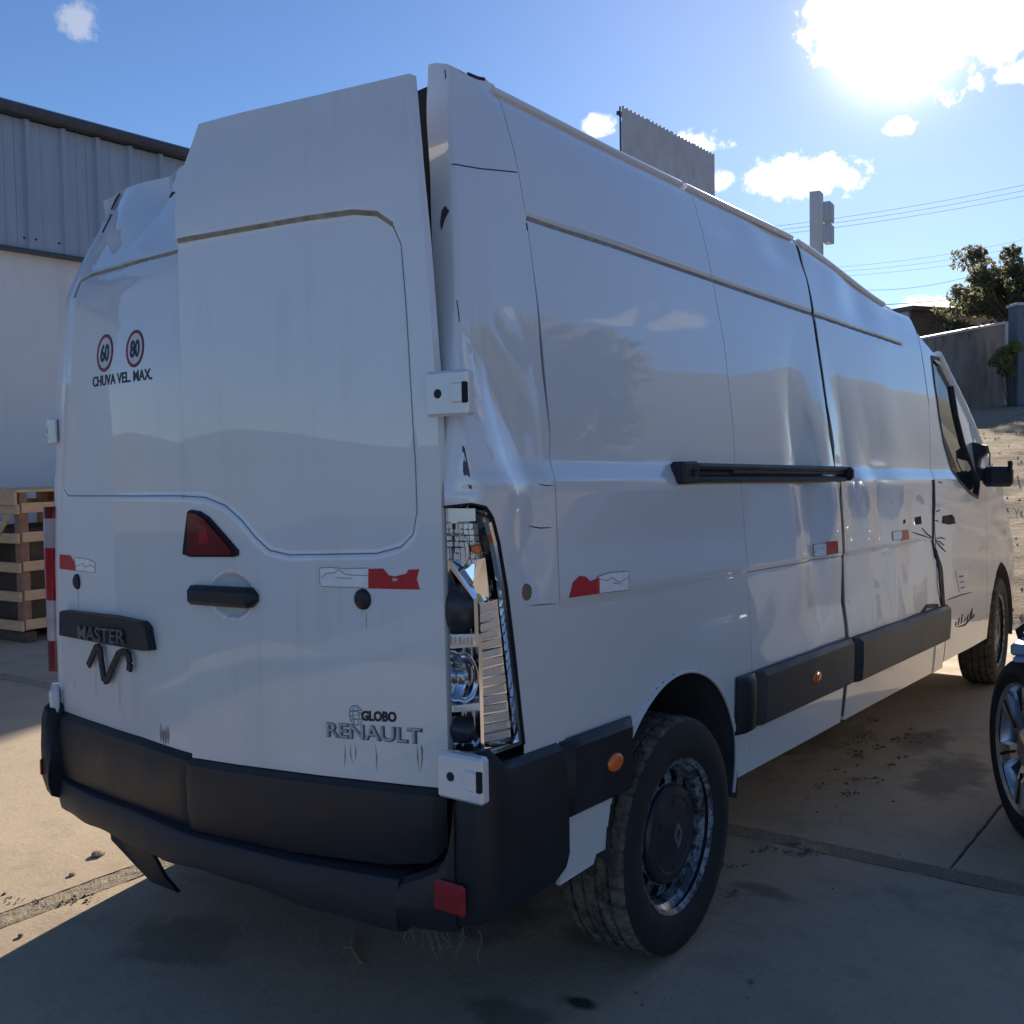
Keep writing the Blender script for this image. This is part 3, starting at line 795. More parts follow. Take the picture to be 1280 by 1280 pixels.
def inpoly(X, Y, poly):
    c = np.zeros(X.shape, bool); n = len(poly)
    for i in range(n):
        x0, y0 = poly[i]; x1, y1 = poly[(i+1) % n]
        m = ((y0 > Y) != (y1 > Y)) & (X < (x1-x0)*(Y-y0)/((y1-y0) if y1 != y0 else 1e-9)+x0); c ^= m
    return c
def polydist(X, Y, poly):
    """signed distance, negative inside"""
    d = np.full(X.shape, 1e9); n = len(poly)
    for i in range(n):
        a = np.array(poly[i]); b = np.array(poly[(i+1) % n]); e = b-a; L = e@e+1e-12
        t = np.clip(((X-a[0])*e[0]+(Y-a[1])*e[1])/L, 0, 1); d = np.minimum(d, np.hypot(X-a[0]-e[0]*t, Y-a[1]-e[1]*t))
    return np.where(inpoly(X, Y, poly), -d, d)
def fcurve(pix, hit, axis_ind, axis_dep):
    """turn a list of photo points on a surface into dep(ind)"""
    q = sorted((hit(*p)[axis_ind], hit(*p)[axis_dep]) for p in pix); a = np.array([t[0] for t in q]); b = np.array([t[1] for t in q])
    return lambda z: np.interp(z, a, b)

# ---- right flank panels
y_seam1 = fcurve([(632, 150), (648, 215), (657, 275), (675, 400), (688, 540), (694, 610), (700, 750), (705, 920)], hit_side, 1, 0)
y_seam2 = fcurve([(880, 300), (890, 345), (905, 430), (917, 540), (925, 600), (932, 680), (937, 770), (940, 838)], hit_side, 1, 0)
y_slide = fcurve([(1008, 345), (1016, 390), (1028, 470), (1038, 545), (1047, 590), (1050, 625), (1053, 700), (1058, 800), (1052, 900)], hit_side, 1, 0)
y_fdoor = fcurve([(1150, 428), (1155, 460), (1163, 520), (1169, 600), (1168, 650), (1172, 740), (1182, 800)], hit_side, 1, 0)
g = .0022
TOPF = lambda Y: top_z(Y)-.028
side_panel('quarter_panel', lambda z: y_seam1(z)+g, lambda z: y_seam2(z)-g, .44, 2.4, .012, z1f=TOPF)
side_panel('side_panel', lambda z: y_seam2(z)+g, lambda z: y_slide(z)-.016, .44, 2.4, .010, z1f=TOPF)
side_panel('sliding_door', lambda z: y_slide(z)+.030, lambda z: y_fdoor(z)-.008, .44, 2.2, .010, z1f=lambda Y: top_z(Y)-.03)
# ---- front door with its window opening
win_pix = [(1164, 446), (1178, 450), (1188, 462), (1192, 490), (1197, 520), (1206, 556), (1216, 584), (1224, 606), (1222, 622), (1212, 616), (1198, 601), (1187, 580), (1180, 556), (1174, 522), (1168, 480)]
win_poly = [hit_side(*p) for p in win_pix]
A_Y0, A_Z0, A_Y1, A_Z1 = 4.32, 2.08, 5.35, 1.36                      # A pillar line
def cab_top(Y):
    return np.where(Y < A_Y0, top_z(Y)-.05-.17*sstep(3.72, A_Y0, Y), A_Z0+(A_Z1-A_Z0)*np.clip((Y-A_Y0)/(A_Y1-A_Y0), 0, 1.5))
side_panel('front_door', lambda z: y_fdoor(z)+.008, 4.86, .47, 2.1, .012, holes=[win_poly], z1f=lambda Y: np.minimum(cab_top(Y), 2.2), mat='paint_side')
side_panel('front_wing', 4.866, 6.02, .47, 1.5, .014, z1f=lambda Y: np.where(Y < A_Y1, cab_top(Y), 1.36-.42*sstep(A_Y1, 6.1, Y)), mat='paint_side')
def surf_patch(name, poly, off, th, mat, surf, parent=van):
    """flat piece lying on a surface; poly in surface coordinates"""
    n = len(poly); a = np.array([p[0] for p in poly]); b = np.array([p[1] for p in poly])
    T = surf(a, b, off+th); B = surf(a, b, off-.002)
    v = list(map(tuple, T))+list(map(tuple, B)); f = [tuple(range(n))]+[((i+1) % n, i, n+i, n+(i+1) % n) for i in range(n)]
    return new_obj(name, v, f, mat, parent)
gl = surf_patch('side_window', win_poly, -.016, .004, 'window_glass', side_pt)
def ribbon(name, pts, width, h, mat, surf, parent=van, step=.02, base=-.003, taper=False):
    """thin moulded strip following surface coordinates pts"""
    P = [np.array(q, float) for q in pts]; out = [P[0]]
    for a, b in zip(P[:-1], P[1:]):
        k = max(1, int(np.linalg.norm(b-a)/step)); out += [a+(b-a)*t for t in np.linspace(0, 1, k+1)[1:]]
    Q = np.array(out); W = surf(Q[:, 0], Q[:, 1], 0.); W2_ = surf(Q[:, 0], Q[:, 1], 1.); N = W2_-W
    T = np.gradient(W, axis=0); T /= np.linalg.norm(T, axis=1, keepdims=True)+1e-12; B = np.cross(N, T); n = len(Q)
    wd = np.full(n, width) if not hasattr(width, '__len__') else np.interp(np.linspace(0, 1, n), np.linspace(0, 1, len(width)), width)
    if taper: wd = wd*np.minimum(1, 4*np.linspace(0, 1, n)*(1-np.linspace(0, 1, n))+.08)
    wd = wd[:, None]
    rows = [W-B*wd/2+N*base, W-B*wd*.36+N*h, W+B*wd*.36+N*h, W+B*wd/2+N*base]
    V = np.stack(rows, 1).reshape(-1, 3); f = [(i*4+j, i*4+j+1, (i+1)*4+j+1, (i+1)*4+j) for i in range(n-1) for j in range(3)]
    f += [(0, 3, 2, 1), ((n-1)*4, (n-1)*4+1, (n-1)*4+2, (n-1)*4+3)]
    o = new_obj(name, V, f, mat, parent); fix_normals(o); return o
ribbon('window_rubber', win_poly+[win_poly[0]], .022, .004, 'black_plastic', side_pt, base=-.014)
# gutter sealant that fills the high groove, brown with grime
for a, b in ((lambda z: y_seam1(z)+.01, lambda z: y_seam2(z)-.004), (lambda z: y_seam2(z)+.004, lambda z: y_slide(z)-.012), (lambda z: y_slide(z)+.012, lambda z: 3.60+0*z)):
    z = 2.085; ya, yb = float(a(z)), float(b(z))
    ribbon('gutter_sealant', [(ya, z), (yb, z)], .018, .0045, 'groove_dirt', side_pt)
for a, b in ((lambda z: y_seam1(z)+.01, lambda z: y_seam2(z)-.004), (lambda z: y_seam2(z)+.004, lambda z: y_slide(z)-.012)):
    ribbon('crease_grime', [(float(a(1.117)), 1.117), (float(b(1.117)), 1.117)], .005, .0008, 'seam_grey', side_pt)
# sealed seams between fixed panels
def seam(fn, z0, z1, w, mat='seam_dark', off=0.): ribbon('panel_seam', [(float(fn(z))+off, z) for z in np.linspace(z0, z1, 40)], w, -.003, mat, side_pt, base=-.010)
seam(y_seam1, .62, 2.40, .006, 'seam_grey'); seam(y_seam2, .60, 2.39, .006, 'seam_dark')
seam(lambda z: y_slide(z)+.007, .46, 2.38, .056, 'gap_dark'); seam(y_fdoor, .50, 2.24, .026, 'gap_dark')

# ---- rub strips along the flank
def rub(name, ya, yb, z0, z1, proud, mat, za=None, chamfer=.012):
    """solid moulding with bevelled edges following the flank"""
    n = max(4, int((yb-ya)/.03)); Y = np.linspace(ya, yb, n)
    prof = [(z0, -.004), (z0+.001, proud*.55), (z0+chamfer, proud), ((z0+z1)/2, proud*1.06), (z1-chamfer*1.6, proud), (z1-.003, proud*.4), (z1, -.004)]
    V = []
    for y in Y:
        e = min(1., (y-ya)/.012+.12, (yb-y)/.012+.12)
        for z, o in prof:
            p = np.array([float(S0(y, z))+.002+o*(e if o > 0 else 1), y, vz(y, z)]); V.append(p)
    m = len(prof); F = [(i*m+j, i*m+j+1, (i+1)*m+j+1, (i+1)*m+j) for i in range(n-1) for j in range(m-1)]+[tuple(range(m)), tuple(range(n*m-1, (n-1)*m-1, -1))]
    o = new_obj(name, V, F, mat, van); fix_normals(o); sharp(o, 30); return o
def strip_z(y): return .600-.012*(y > 2.5)-.02*max(0, y-3)
rub('rub_strip', .355, .70, .590, .785, .026, 'black_plastic')
rub('rub_strip', 1.375, 1.512, .595, .785, .028, 'black_plastic')
rub('rub_strip', 1.522, 2.452, .597, .785, .028, 'grey_strip')
rub('rub_strip', 2.50, 3.93, .590, .775, .030, 'grey_strip')
def marker(px, py, rx, rz):
    y, z = hit_side(px, py); c = np.array([float(S0(y, z))+.029, y, vz(y, z)]); V = []; F = []; n = 20
    rings = [(1.0, -.006), (1.0, .004), (.8, .009), (.4, .0115)]
    for r, h in rings:
        for k in range(n): a = 2*math.pi*k/n; V.append(c+np.array((h, rx*r*math.cos(a), rz*r*math.sin(a))))
    V.append(c+np.array((.012, 0, 0)))
    for j in range(len(rings)-1):
        for k in range(n): F.append((j*n+k, j*n+(k+1) % n, (j+1)*n+(k+1) % n, (j+1)*n+k))
    for k in range(n): F.append(((len(rings)-1)*n+k, (len(rings)-1)*n+(k+1) % n, len(rings)*n))
    o = new_obj('side_marker_lamp', V, F, 'amber_lens', van, True)
marker(754, 950, .036, .024); marker(1009, 845, .040, .022)

# ---- sliding-door rail: a C channel on the flank
def rail():
    ya, za = hit_side(845, 591); yb, zb_ = hit_side(1049, 592); z0, z1 = za-.030, za+.030
    n = 30; Y = np.linspace(ya, yb, n)
    prof = [(z0, -.01), (z0, .024), (z0+.012, .030), (z0+.020, .022), (z0+.024, .006), (z1-.024, .006), (z1-.02, .022), (z1-.010, .030), (z1, .024), (z1, -.01)]
    V = [(float(S0(y, (z0+z1)/2))+.006+o, y, vz(y, z)) for y in Y for z, o in prof]; m = len(prof)
    F = [(i*m+j, i*m+j+1, (i+1)*m+j+1, (i+1)*m+j) for i in range(n-1) for j in range(m-1)]
    o = new_obj('sliding_door_rail', V, F, 'black_plastic', van); fix_normals(o); sharp(o, 30)
    x = float(S0(ya, za))
    MB().box((x+.014, ya+.03, vz(ya, za)), (.05, .10, .066), None, .008).build('end_cap', 'worn_plastic', o)
    MB().lathe([(.0001, .004), (.011, .004), (.012, -.002)], (x+.0405, ya+.04, vz(ya, za)), (1, 0, 0), 14).build('screw_hole', 'gap_dark', o)
    x = float(S0(yb, za)); MB().box((x+.020, yb+.03, vz(yb, za)), (.055, .05, .055), None, .012).build('roller_carriage', 'gap_dark', o)
    MB().bar((x+.020, ya+.35, vz(ya+.3, za+.006)), (x+.020, yb, vz(yb, za+.006)), .006, .012).build('track_lip', 'bare_metal', o)
rail()

# ---- roof skin
def roof():
    ys = np.linspace(0, 1, 90); n = 41; P = np.zeros((len(ys), n, 3)); 
    for j, tt in enumerate(ys):
        y = .38+(A_Y0-.36)*tt
        zt = float(top_z(y))-(.05+.17*float(sstep(3.72, A_Y0, y)) if y > 3.7 else 0.); xr = float(S0(y, zt-.024)) if y < 3.7 else float(S0(y, zt-.02))
        u = np.linspace(-1, 1, n); X = u*xr
        Z = zt-.020+.055*(1-np.abs(u)**3.2)-.03*np.exp(-((u-.1)/.4)**2)*math.exp(-((y-2.8)/.8)**2)+.006*W1(X*2, X*0+y)*(1-u**4)
        yy = y+(1-tt)**6*.5*np.clip(.55-u, 0, 1.2); Z = Z-np.exp(-((y-.38)/.5)**2)*(.13*sstep(.3, -.3, u)+.035*sstep(1., .75, u)); P[j, :, 0] = X; P[j, :, 1] = yy; P[j, :, 2] = Z+BP*yy
    inw = np.zeros_like(P); inw[..., 2] = -1
    o = shell('roof', P, 'paint_clean', inw); fix_normals(o)
    return o
roof()
# torn drip moulding along the roof edge
for ya, yb in ((.42, 1.44), (1.47, 2.40), (2.47, 3.55)):
    Y = np.linspace(ya, yb, 30); V = []
    pts = [(float(S0(y, float(top_z(y))-.03))+.000, y, float(top_z(y))-.024+BP*y) for y in Y]
    MB().tube(pts, .012, 8).build('drip_moulding', 'paint_clean', van, 60)

# ---- rear doors
def R(x, z):
    x = np.asarray(x, float); z = np.asarray(z, float); ax = np.abs(x)
    r = .03+.02*(ax/.93)**2+.02*sstep(2.12, 2.40, z)
    l = .046+.14*(ax/.93)**1.5+.20*sstep(1.98, 2.40, z)*(.55+.45*ax/.9)+.03*sstep(1.7, 2.1, z)
    y = np.where(x >= -.002, r, l)
    return y+.0012*WR(x, z)+.00012*W2(x, z)
def rear_base_pt(fn):
    def f(x, z, off=0.):
        x = np.asarray(x, float); z = np.asarray(z, float); e = .004
        y = fn(x, z); dx = (fn(x+e, z)-fn(x-e, z))/(2*e); dz = (fn(x, z+e)-fn(x, z-e))/(2*e)
        n = np.stack([dx, -np.ones_like(y), dz], -1); n /= np.linalg.norm(n, axis=-1, keepdims=True)
        return np.stack([x, y, vz(y, z)], -1)+n*off
    return f
rear_pt = rear_base_pt(R)
def hit_rear(px, py, off=0.):
    d = ray(px, py); y = .05
    for _ in range(40):
        w = CAM+d*(y-CAM[1])/d[1]; y = .6*y+.4*(float(R(w[0], w[2]-BP*w[1]))-off)
    return float(w[0]), float(w[2]-BP*w[1])
r_panel = [hit_rear(*p) for p in [(300, 288), (380, 274), (440, 266), (470, 268), (490, 282), (500, 305), (506, 380), (512, 480), (518, 580), (520, 640), (515, 668), (500, 684), (470, 692), (420, 693), (360, 694), (335, 688), (318, 672), (300, 650), (280, 632), (255, 622), (232, 620)]]
r_panel = [(-.05, hit_rear(226, 301)[1])]+r_panel+[(-.05, r_panel[-1][1])]
l_panel = [hit_rear(*p) for p in [(212, 316), (150, 333), (112, 344), (99, 352), (92, 372), (87, 450), (82, 540), (79, 612), (84, 620), (212, 620)]]
l_panel = [(.05, l_panel[0][1])]+l_panel+[(.05, l_panel[-1][1])]
HND = hit_rear(289, 744); HRZ = hit_rear(289, 716)[1]-HND[1]
def R_right(x, z):
    hd = ((np.asarray(x, float)-HND[0])/.085)**2+((np.asarray(z, float)-HND[1])/HRZ)**2; dish = .020*np.clip(1-hd, 0, 1)**.55
    d = polydist(np.asarray(x, float), np.asarray(z, float), r_panel)
    return R(np.maximum(x, 0), z)+.006*sstep(.004, -.010, d)+.0035*np.exp(-(d/.005)**2)+dish
def R_left(x, z):
    d = polydist(np.asarray(x, float), np.asarray(z, float), l_panel)
    zz = np.asarray(z, float); xx = np.asarray(x, float)
    crum = gauss(xx, zz, -.35, 2.28, .42, .16)
    return R(np.minimum(x, -.003), z)+.006*sstep(.004, -.010, d)+.0035*np.exp(-(d/.005)**2)+.03*crum*ridge(xx*.8, zz*.9, W3)+.035*crum*F2(xx*.8, zz)
right_pt = rear_base_pt(R_right); left_pt = rear_base_pt(R_left)
xr_r = fcurve([(512, 92), (520, 180), (531, 300), (540, 420), (546, 500), (551, 620), (556, 800), (561, 986)], hit_rear, 1, 0)
xl_l = fcurve([(128, 252), (101, 345), (84, 480), (77, 640), (75, 700), (75, 800), (79, 887)], hit_rear, 1, 0)
r_top = [hit_rear(*p) for p in [(228, 212), (248, 155), (300, 141), (400, 118), (515, 91)]]; r_bot = [hit_rear(*p) for p in [(239, 944), (300, 956), (400, 969), (561, 986)]]
l_top = [hit_rear(*p) for p in [(130, 250), (165, 235), (216, 213)]]; l_bot = [hit_rear(*p) for p in [(79, 888), (130, 906), (180, 922), (234, 940)]]
def door(name, x0f, x1f, topc, botc, pt, nu, nv, mat):
    u = np.linspace(0, 1, nu)[None, :]; v = np.linspace(0, 1, nv)[:, None]
    tx = np.array([p[0] for p in topc]); tz = np.array([p[1] for p in topc]); bx = np.array([p[0] for p in botc]); bz = np.array([p[1] for p in botc])
    Z = .7+(2.3-.7)*v+0*u
    for _ in range(4):
        X = x0f(Z)+(x1f(Z)-x0f(Z))*u; zb = np.interp(X, bx, bz); zt = np.interp(X, tx, tz); Z = zb+(zt-zb)*v
    P = pt(X, Z, 0.)
    # roll the outer edges over
    inw = np.zeros_like(P); inw[..., 1] = 1
    return shell(name, P, mat, inw, flange=.022)
rd = door('rear_door', lambda z: 0*z+.003, xr_r, r_top, r_bot, right_pt, 140, 260, 'paint_rear')
ld = door('rear_door', xl_l, lambda z: 0*z-.004, l_top, l_bot, left_pt, 130, 250, 'paint_rear')
MB().box((0., .075, 1.42), (.05, .012, 1.5)).build('door_seal', 'gap_dark', van)
ribbon('door_gap_line', [(-.008, z) for z in np.linspace(.70, 2.2, 60)], .006, .0015, 'seam_dark', left_pt, ld)  # dark line put on for the shade in the gap between the doors
rd['label'] = 'right rear door with the handle and the lettering'; ld['label'] = 'left rear door with speed stickers and a crumpled top'
def inset(pts, t):   # keep the ribbons inside the doors
    return pts
ribbon('gutter_sealant', [(x, z+.002) for x, z in [(.01, r_panel[0][1])]+r_panel[1:6]], .015, .0015, 'groove_dirt', right_pt, rd)
ribbon('panel_crease', r_panel[5:-1]+[(.006, r_panel[-1][1])], .0045, .0016, 'seam_grey', right_pt, rd)
ribbon('gutter_sealant', [(-.01, l_panel[0][1]+.002)]+l_panel[1:6], .015, .0015, 'groove_dirt', left_pt, ld)
ribbon('panel_crease', l_panel[8:-1]+[(-.008, l_panel[-1][1])], .0045, .0016, 'seam_grey', left_pt, ld)

# ---- right rear corner pillar (buckled), open where the broken tail lamp sits
_zx = []
for p in [(537, 85), (538, 180), (541, 300), (546, 430), (549, 500), (554, 620), (559, 800), (566, 940)]:
    x, z = hit_rear(*p); y = float(R(x, z))-.004
    for _ in range(12):                     # the pillar stays inside the flank line: where it has to, it leans forward
        xx = min(hit_rear(*p)[0], float(S0(.4, min(z, 2.38)))-.068); w = at_plane(p[0], p[1], 0, xx); z = float(w[2]-BP*w[1])
        x, y = xx, float(w[1])
    _zx.append((z, x, y))
_zx.sort(); PZ = np.array([q[0] for q in _zx]); PX = np.array([q[1] for q in _zx]); PY = np.array([q[2] for q in _zx])
def pillar(s, z):
    """s 0..1 from the door edge round the corner to seam 1"""
    s = np.asarray(s, float); z = np.asarray(z, float)
    x0 = np.interp(z, PZ, PX); y0 = np.interp(z, PZ, PY); y1 = y_seam1(z)-.003
    xe = S0(y1, np.minimum(z, 2.40)); xc = np.maximum(xe, x0+.070); r = np.minimum(.075-.062*sstep(1.36, 1.5, z), (xc-x0)*.85)
    L1 = np.maximum(xc-r-x0, .001); L2 = r*1.35; L3 = np.maximum(y1-y0-r, .001); T = L1+L2+L3; d = s*T
    a = np.clip((d-L1)/L2, 0, 1)*math.pi/2
    x = np.where(d < L1, x0+d, xc-r+r*np.sin(a)); x = np.where(d > L1+L2, xc+(xe-xc)*np.clip((d-L1-L2)/L3, 0, 1), x); y = np.where(d < L1, y0, np.where(d < L1+L2, y0+r*(1-np.cos(a)), y0+r+(d-L1-L2)))
    # crash buckles
    c = gauss(y, z, .22, 1.55, .16, .34); k = gauss(y, z, .27, 1.28, .09, .07)
    fade = 1-sstep(.78, .98, s)
    x = x-fade*(.010*c*ridge(y*1.6, z*.55, W3)+.020*c*F2(y+1, z*.6)+.014*k)
    x = x-fade*.005*gauss(y, z, .2, 2.3, .2, .12)*(1+W3(y*2, z)); y = y-.003*W3(x*2, z)*(s < .3)
    y = y+.006*gauss(x, z, .9, 1.75, .08, .35)*W3(x, z*1.3)
    return x, y
def pillar_pt(s, z, off=0.):
    s = np.asarray(s, float); z = np.asarray(z, float); e = .008
    x, y = pillar(s, z); xa, ya = pillar(np.clip(s-e, 0, 1), z); xb, yb = pillar(np.clip(s+e, 0, 1), z)
    t = np.stack([xb-xa, yb-ya], -1); t /= np.linalg.norm(t, axis=-1, keepdims=True)+1e-9
    n = np.stack([t[..., 1], -t[..., 0], 0*x], -1)
    return np.stack([x, y, vz(y, z)], -1)+n*off
_s, _z = np.meshgrid(np.linspace(0, 1, 160), np.linspace(.70, 2.45, 500)); _P = pillar_pt(_s, _z); _d = _P-CAM; _dz = _d@FW
_px = 640+FPX*(_d@RT)/_dz; _py = 640-FPX*(_d@UP)/_dz
def hit_pillar(px, py):
    k = np.argmin((_px-px)**2+(_py-py)**2); return float(_s.flat[k]), float(_z.flat[k])
lamp_pix = [(557, 634), (590, 629), (606, 633), (616, 646), (624, 680), (633, 735), (642, 810), (649, 870), (655, 930), (640, 938), (605, 944), (567, 947)]
lamp_poly = [hit_pillar(*p) for p in lamp_pix]
lamp_hole = [(-.1, lamp_poly[0][1])]+lamp_poly+[(-.1, .60), (lamp_poly[9][0], .60)] if False else lamp_poly
def corner_pillar():
    nv, nu = 360, 90; ss = np.linspace(0, 1, 60); zt_ = []
    for q in ss:
        lo, hi = 2.1, 2.6
        for _ in range(30):
            m_ = (lo+hi)/2; X_ = proj(pillar_pt(q, m_)); tgt = np.interp(X_[0], [530, 537, 545, 560, 572, 590, 606, 612, 630, 660], [86, 80, 78.5, 80, 87, 95, 98, 103, 112, 124])
            if X_[1] > tgt: lo = m_
            else: hi = m_
        zt_.append(m_)
    top = lambda s: np.interp(s, ss, zt_)
    s = np.linspace(0, 1, nu)[None, :]+np.zeros((nv, 1)); v = np.linspace(0, 1, nv)[:, None]; z = .775+(top(s)-.775)*v
    sc = (s[1:, 1:]+s[:-1, :-1])/2; zc = (z[1:, 1:]+z[:-1, :-1])/2
    zt = lamp_poly[0][1]+.004; sr = np.interp(zc, [p[1] for p in lamp_poly[8:1:-1]], [p[0] for p in lamp_poly[8:1:-1]])
    keep = ~((zc < zt) & (sc < sr))
    # snap the cut edge
    srv = np.interp(z, [p[1] for p in lamp_poly[8:1:-1]], [p[0] for p in lamp_poly[8:1:-1]]); near = (z < zt) & (np.abs(s-srv) < .7/nu); s = np.where(near, srv, s)
    P = pillar_pt(s, z, 0.); inw = np.zeros_like(P); inw[..., 0] = 0.; inw[..., 1] = 1.
    inw[:, nu//2:, 0] = -1.; inw[:, nu//2:, 1] = 0.
    o = shell('corner_pillar', P, 'paint_side', inw, keep=keep, flange=.03); fix_normals(o)
    o['label'] = 'buckled white corner pillar above the broken tail lamp'
    return o
cp = corner_pillar()
# paint chips, cracks and the horizontal lap on the pillar
def pchip(pix, name='paint_chip', mat='bare_metal'): surf_patch(name, [hit_pillar(*p) for p in pix], .0006, .0006, mat, pillar_pt, cp)
pchip([(552, 263), (557, 257), (560, 262), (562, 264), (557, 273), (552, 288), (550, 278)])
pchip([(578, 556), (582, 560), (587, 590), (590, 612), (586, 610), (579, 590)])
ribbon('crack', [hit_pillar(*p) for p in [(565, 205), (600, 210), (646, 215)]], .004, .0008, 'seam_dark', pillar_pt, cp)
ribbon('crack', [hit_pillar(*p) for p in [(571, 375), (573, 388), (574, 402)]], .003, .0008, 'seam_dark', pillar_pt, cp)
ribbon('crack', [hit_pillar(*p) for p in [(660, 658), (675, 660), (690, 660)]], .004, .0008, 'seam_dark', pillar_pt, cp, taper=True)
ribbon('crack', [hit_pillar(*p) for p in [(556, 88), (557, 95), (557, 99)]], .004, .0008, 'seam_dark', pillar_pt, cp)
ribbon('crack', [hit_pillar(*p) for p in [(672, 605), (684, 607), (692, 606)]], .003, .0008, 'seam_dark', pillar_pt, cp, taper=True)
ribbon('torn_edge', [hit_pillar(*p) for p in [(585, 92), (597, 97), (606, 99)]], .010, .002, 'seam_dark', pillar_pt, cp)
ribbon('crease_grime', [hit_pillar(*p) for p in [(660, 757), (680, 756), (698, 754)]], .004, .0008, 'seam_grey', pillar_pt, cp, taper=True)
# little round drain plug
def plug(px, py):
    s, z = hit_pillar(px, py); c = pillar_pt(s, z); n = pillar_pt(s, z, 1.)-c
    MB().lathe([(.0001, .004), (.011, .004), (.013, .002), (.019, .0025), (.021, -.003)], c, n, 20).build('drain_plug', 'stain_brown', cp, 40)
plug(658, 741)

# ---- broken right tail lamp: bright reflector housing without its lens
_hc = {}
def hit_pillar_d(px, py, d):
    k = round(d, 3)
    if k not in _hc:
        P = pillar_pt(_s, _z, k)-CAM; dz = P@FW; _hc[k] = (640+FPX*(P@RT)/dz, 640-FPX*(P@UP)/dz)
    a, b = _hc[k]; q = np.argmin((a-px)**2+(b-py)**2); return float(_s.flat[q]), float(_z.flat[q])
def right_lamp():
    zs = np.array([p[1] for p in lamp_poly]); z_hi, z_lo = zs[0], zs[-1]
    rb = lambda z: np.interp(z, [p[1] for p in lamp_poly[8:1:-1]], [p[0] for p in lamp_poly[8:1:-1]])
    nv, nu = 60, 20; v = np.linspace(0, 1, nv)[:, None]; u = np.linspace(0, 1, nu)[None, :]; Z = z_lo+(z_hi-z_lo)*v+0*u; SS = rb(Z)*u
    P = pillar_pt(SS, Z, -.062)
    root = new_obj('tail_lamp', P.reshape(-1, 3), grid_faces(nu, nv), 'lamp_bowl', van, True); root['label'] = 'broken tail lamp, bright reflectors bare without a lens'
    def wall(name, loop, d0, d1, mat):
        V = []; n = len(loop)
        for s, z in loop: V.append(pillar_pt(s, z, d0)); V.append(pillar_pt(s, z, d1))
        return new_obj(name, V, [(2*i, 2*i+1, 2*((i+1) % n)+1, 2*((i+1) % n)) for i in range(n)], mat, root)
    loop = [(.004, z_lo+.004)]+[(float(rb(z))-.006, z) for z in np.linspace(z_lo+.004, z_hi-.03, 24)]+[(float(rb(z_hi-.03))*.8, z_hi-.008), (float(rb(z_hi-.03))*.5, z_hi-.003), (.004, z_hi-.003)]
    wall('housing_wall', loop, -.003, -.064, 'chrome')
    ribbon('rubber_gasket', [(.0, z_hi)]+lamp_poly[1:9], .006, .003, 'gap_dark', pillar_pt, root, base=-.010)
    ribbon('bezel', [(float(rb(z))-.030, z) for z in np.linspace(z_hi-.035, z_lo+.010, 30)], .017, -.001, 'chrome', pillar_pt, root, base=-.012)
    ribbon('bezel', [(.01, z_lo+.010), (float(rb(z_lo))-.03, z_lo+.012)], .014, -.001, 'chrome', pillar_pt, root, base=-.012)
    def block(pix, d0, d1, name, mat, taper=1.):
        poly = [hit_pillar_d(*p, d0) for p in pix]; a = np.array([p[0] for p in poly]); b = np.array([p[1] for p in poly]); n = len(poly)
        T = pillar_pt(a, b, d0); B = pillar_pt(a, b, d1); F = [tuple(range(n))]+[((i+1) % n, i, n+i, n+(i+1) % n) for i in range(n)]
        o = new_obj(name, list(T)+list(B), F, mat, root); fix_normals(o); return o
    def bowl(px, py, rx, rz, d, dep, mat, name='reflector_bowl', rings=None):
        s, z = hit_pillar_d(px, py, d); c = pillar_pt(s, z, d); n = pillar_pt(s, z, 1.)-pillar_pt(s, z, 0.); t = np.cross((0, 0, 1), n); V = []; F = []; K = 28
        rs = rings or [(1., .0), (.96, .0), (.9, -.008), (.7, -.020), (.45, -.028), (.2, -.032)]
        for r, h in rs:
            for k in range(K): a = 2*math.pi*k/K; V.append(c+t*rx*r*math.cos(a)+np.array((0, 0, 1))*rz*r*math.sin(a)+n*h*dep)
        V.append(c+n*rs[-1][1]*dep)
        for j in range(len(rs)-1):
            for k in range(K): F.append((j*K+k, j*K+(k+1) % K, (j+1)*K+(k+1) % K, (j+1)*K+k))
        for k in range(K): F.append(((len(rs)-1)*K+k, (len(rs)-1)*K+(k+1) % K, len(rs)*K))
        o = new_obj(name, V, F, mat, root, True); return c, n, o
    # top cap and quilted upper reflector with its bulb
    block([(559, 636), (594, 635), (594, 651), (560, 652)], -.010, -.055, 'top_cap', 'reflector_grey')
    for r_ in range(7):
        for c_ in range(6):
            x = 560+c_*6.4+r_*.6; y = 655+r_*7.4
            if x < 606+r_*1.2: block([(x, y), (x+5.6, y-.4), (x+5.8, y+6.2), (x+.2, y+6.6)], -.032-.0015*((r_+c_) % 2)-.0012*(3-c_)**2, -.06, 'reflector_facet', 'reflector_grey')
    c, n, o = bowl(574, 690, .030, .042, -.030, .8, 'lamp_bowl')
    s, z = hit_pillar_d(594, 687, -.022); c = pillar_pt(s, z, -.022); n_ = pillar_pt(s, z, 1.)-pillar_pt(s, z, 0.)
    MB().lathe([(.0001, .018), (.008, .016), (.011, .009), (.011, -.01), (.006, -.02)], c, n_, 14).build('amber_bulb', 'amber_lens', root, 50)
    block([(596, 700), (606, 698), (624, 752), (600, 757), (590, 738)], -.026, -.06, 'mirror_facet', 'chrome'); block([(562, 704), (594, 703), (590, 737)], -.036, -.06, 'mirror_facet', 'chrome')
    # middle: smoked dome behind a diagonal fin
    block([(560, 700), (564, 701), (597, 745), (599, 806), (594, 806), (592, 750), (560, 709)], -.012, -.06, 'divider_fin', 'chrome')
    bowl(574, 762, .046, .062, -.045, -1.1, 'hub_plastic', 'smoked_dome', [(1., 0.), (.92, -.012), (.75, -.024), (.5, -.033), (.25, -.037)])
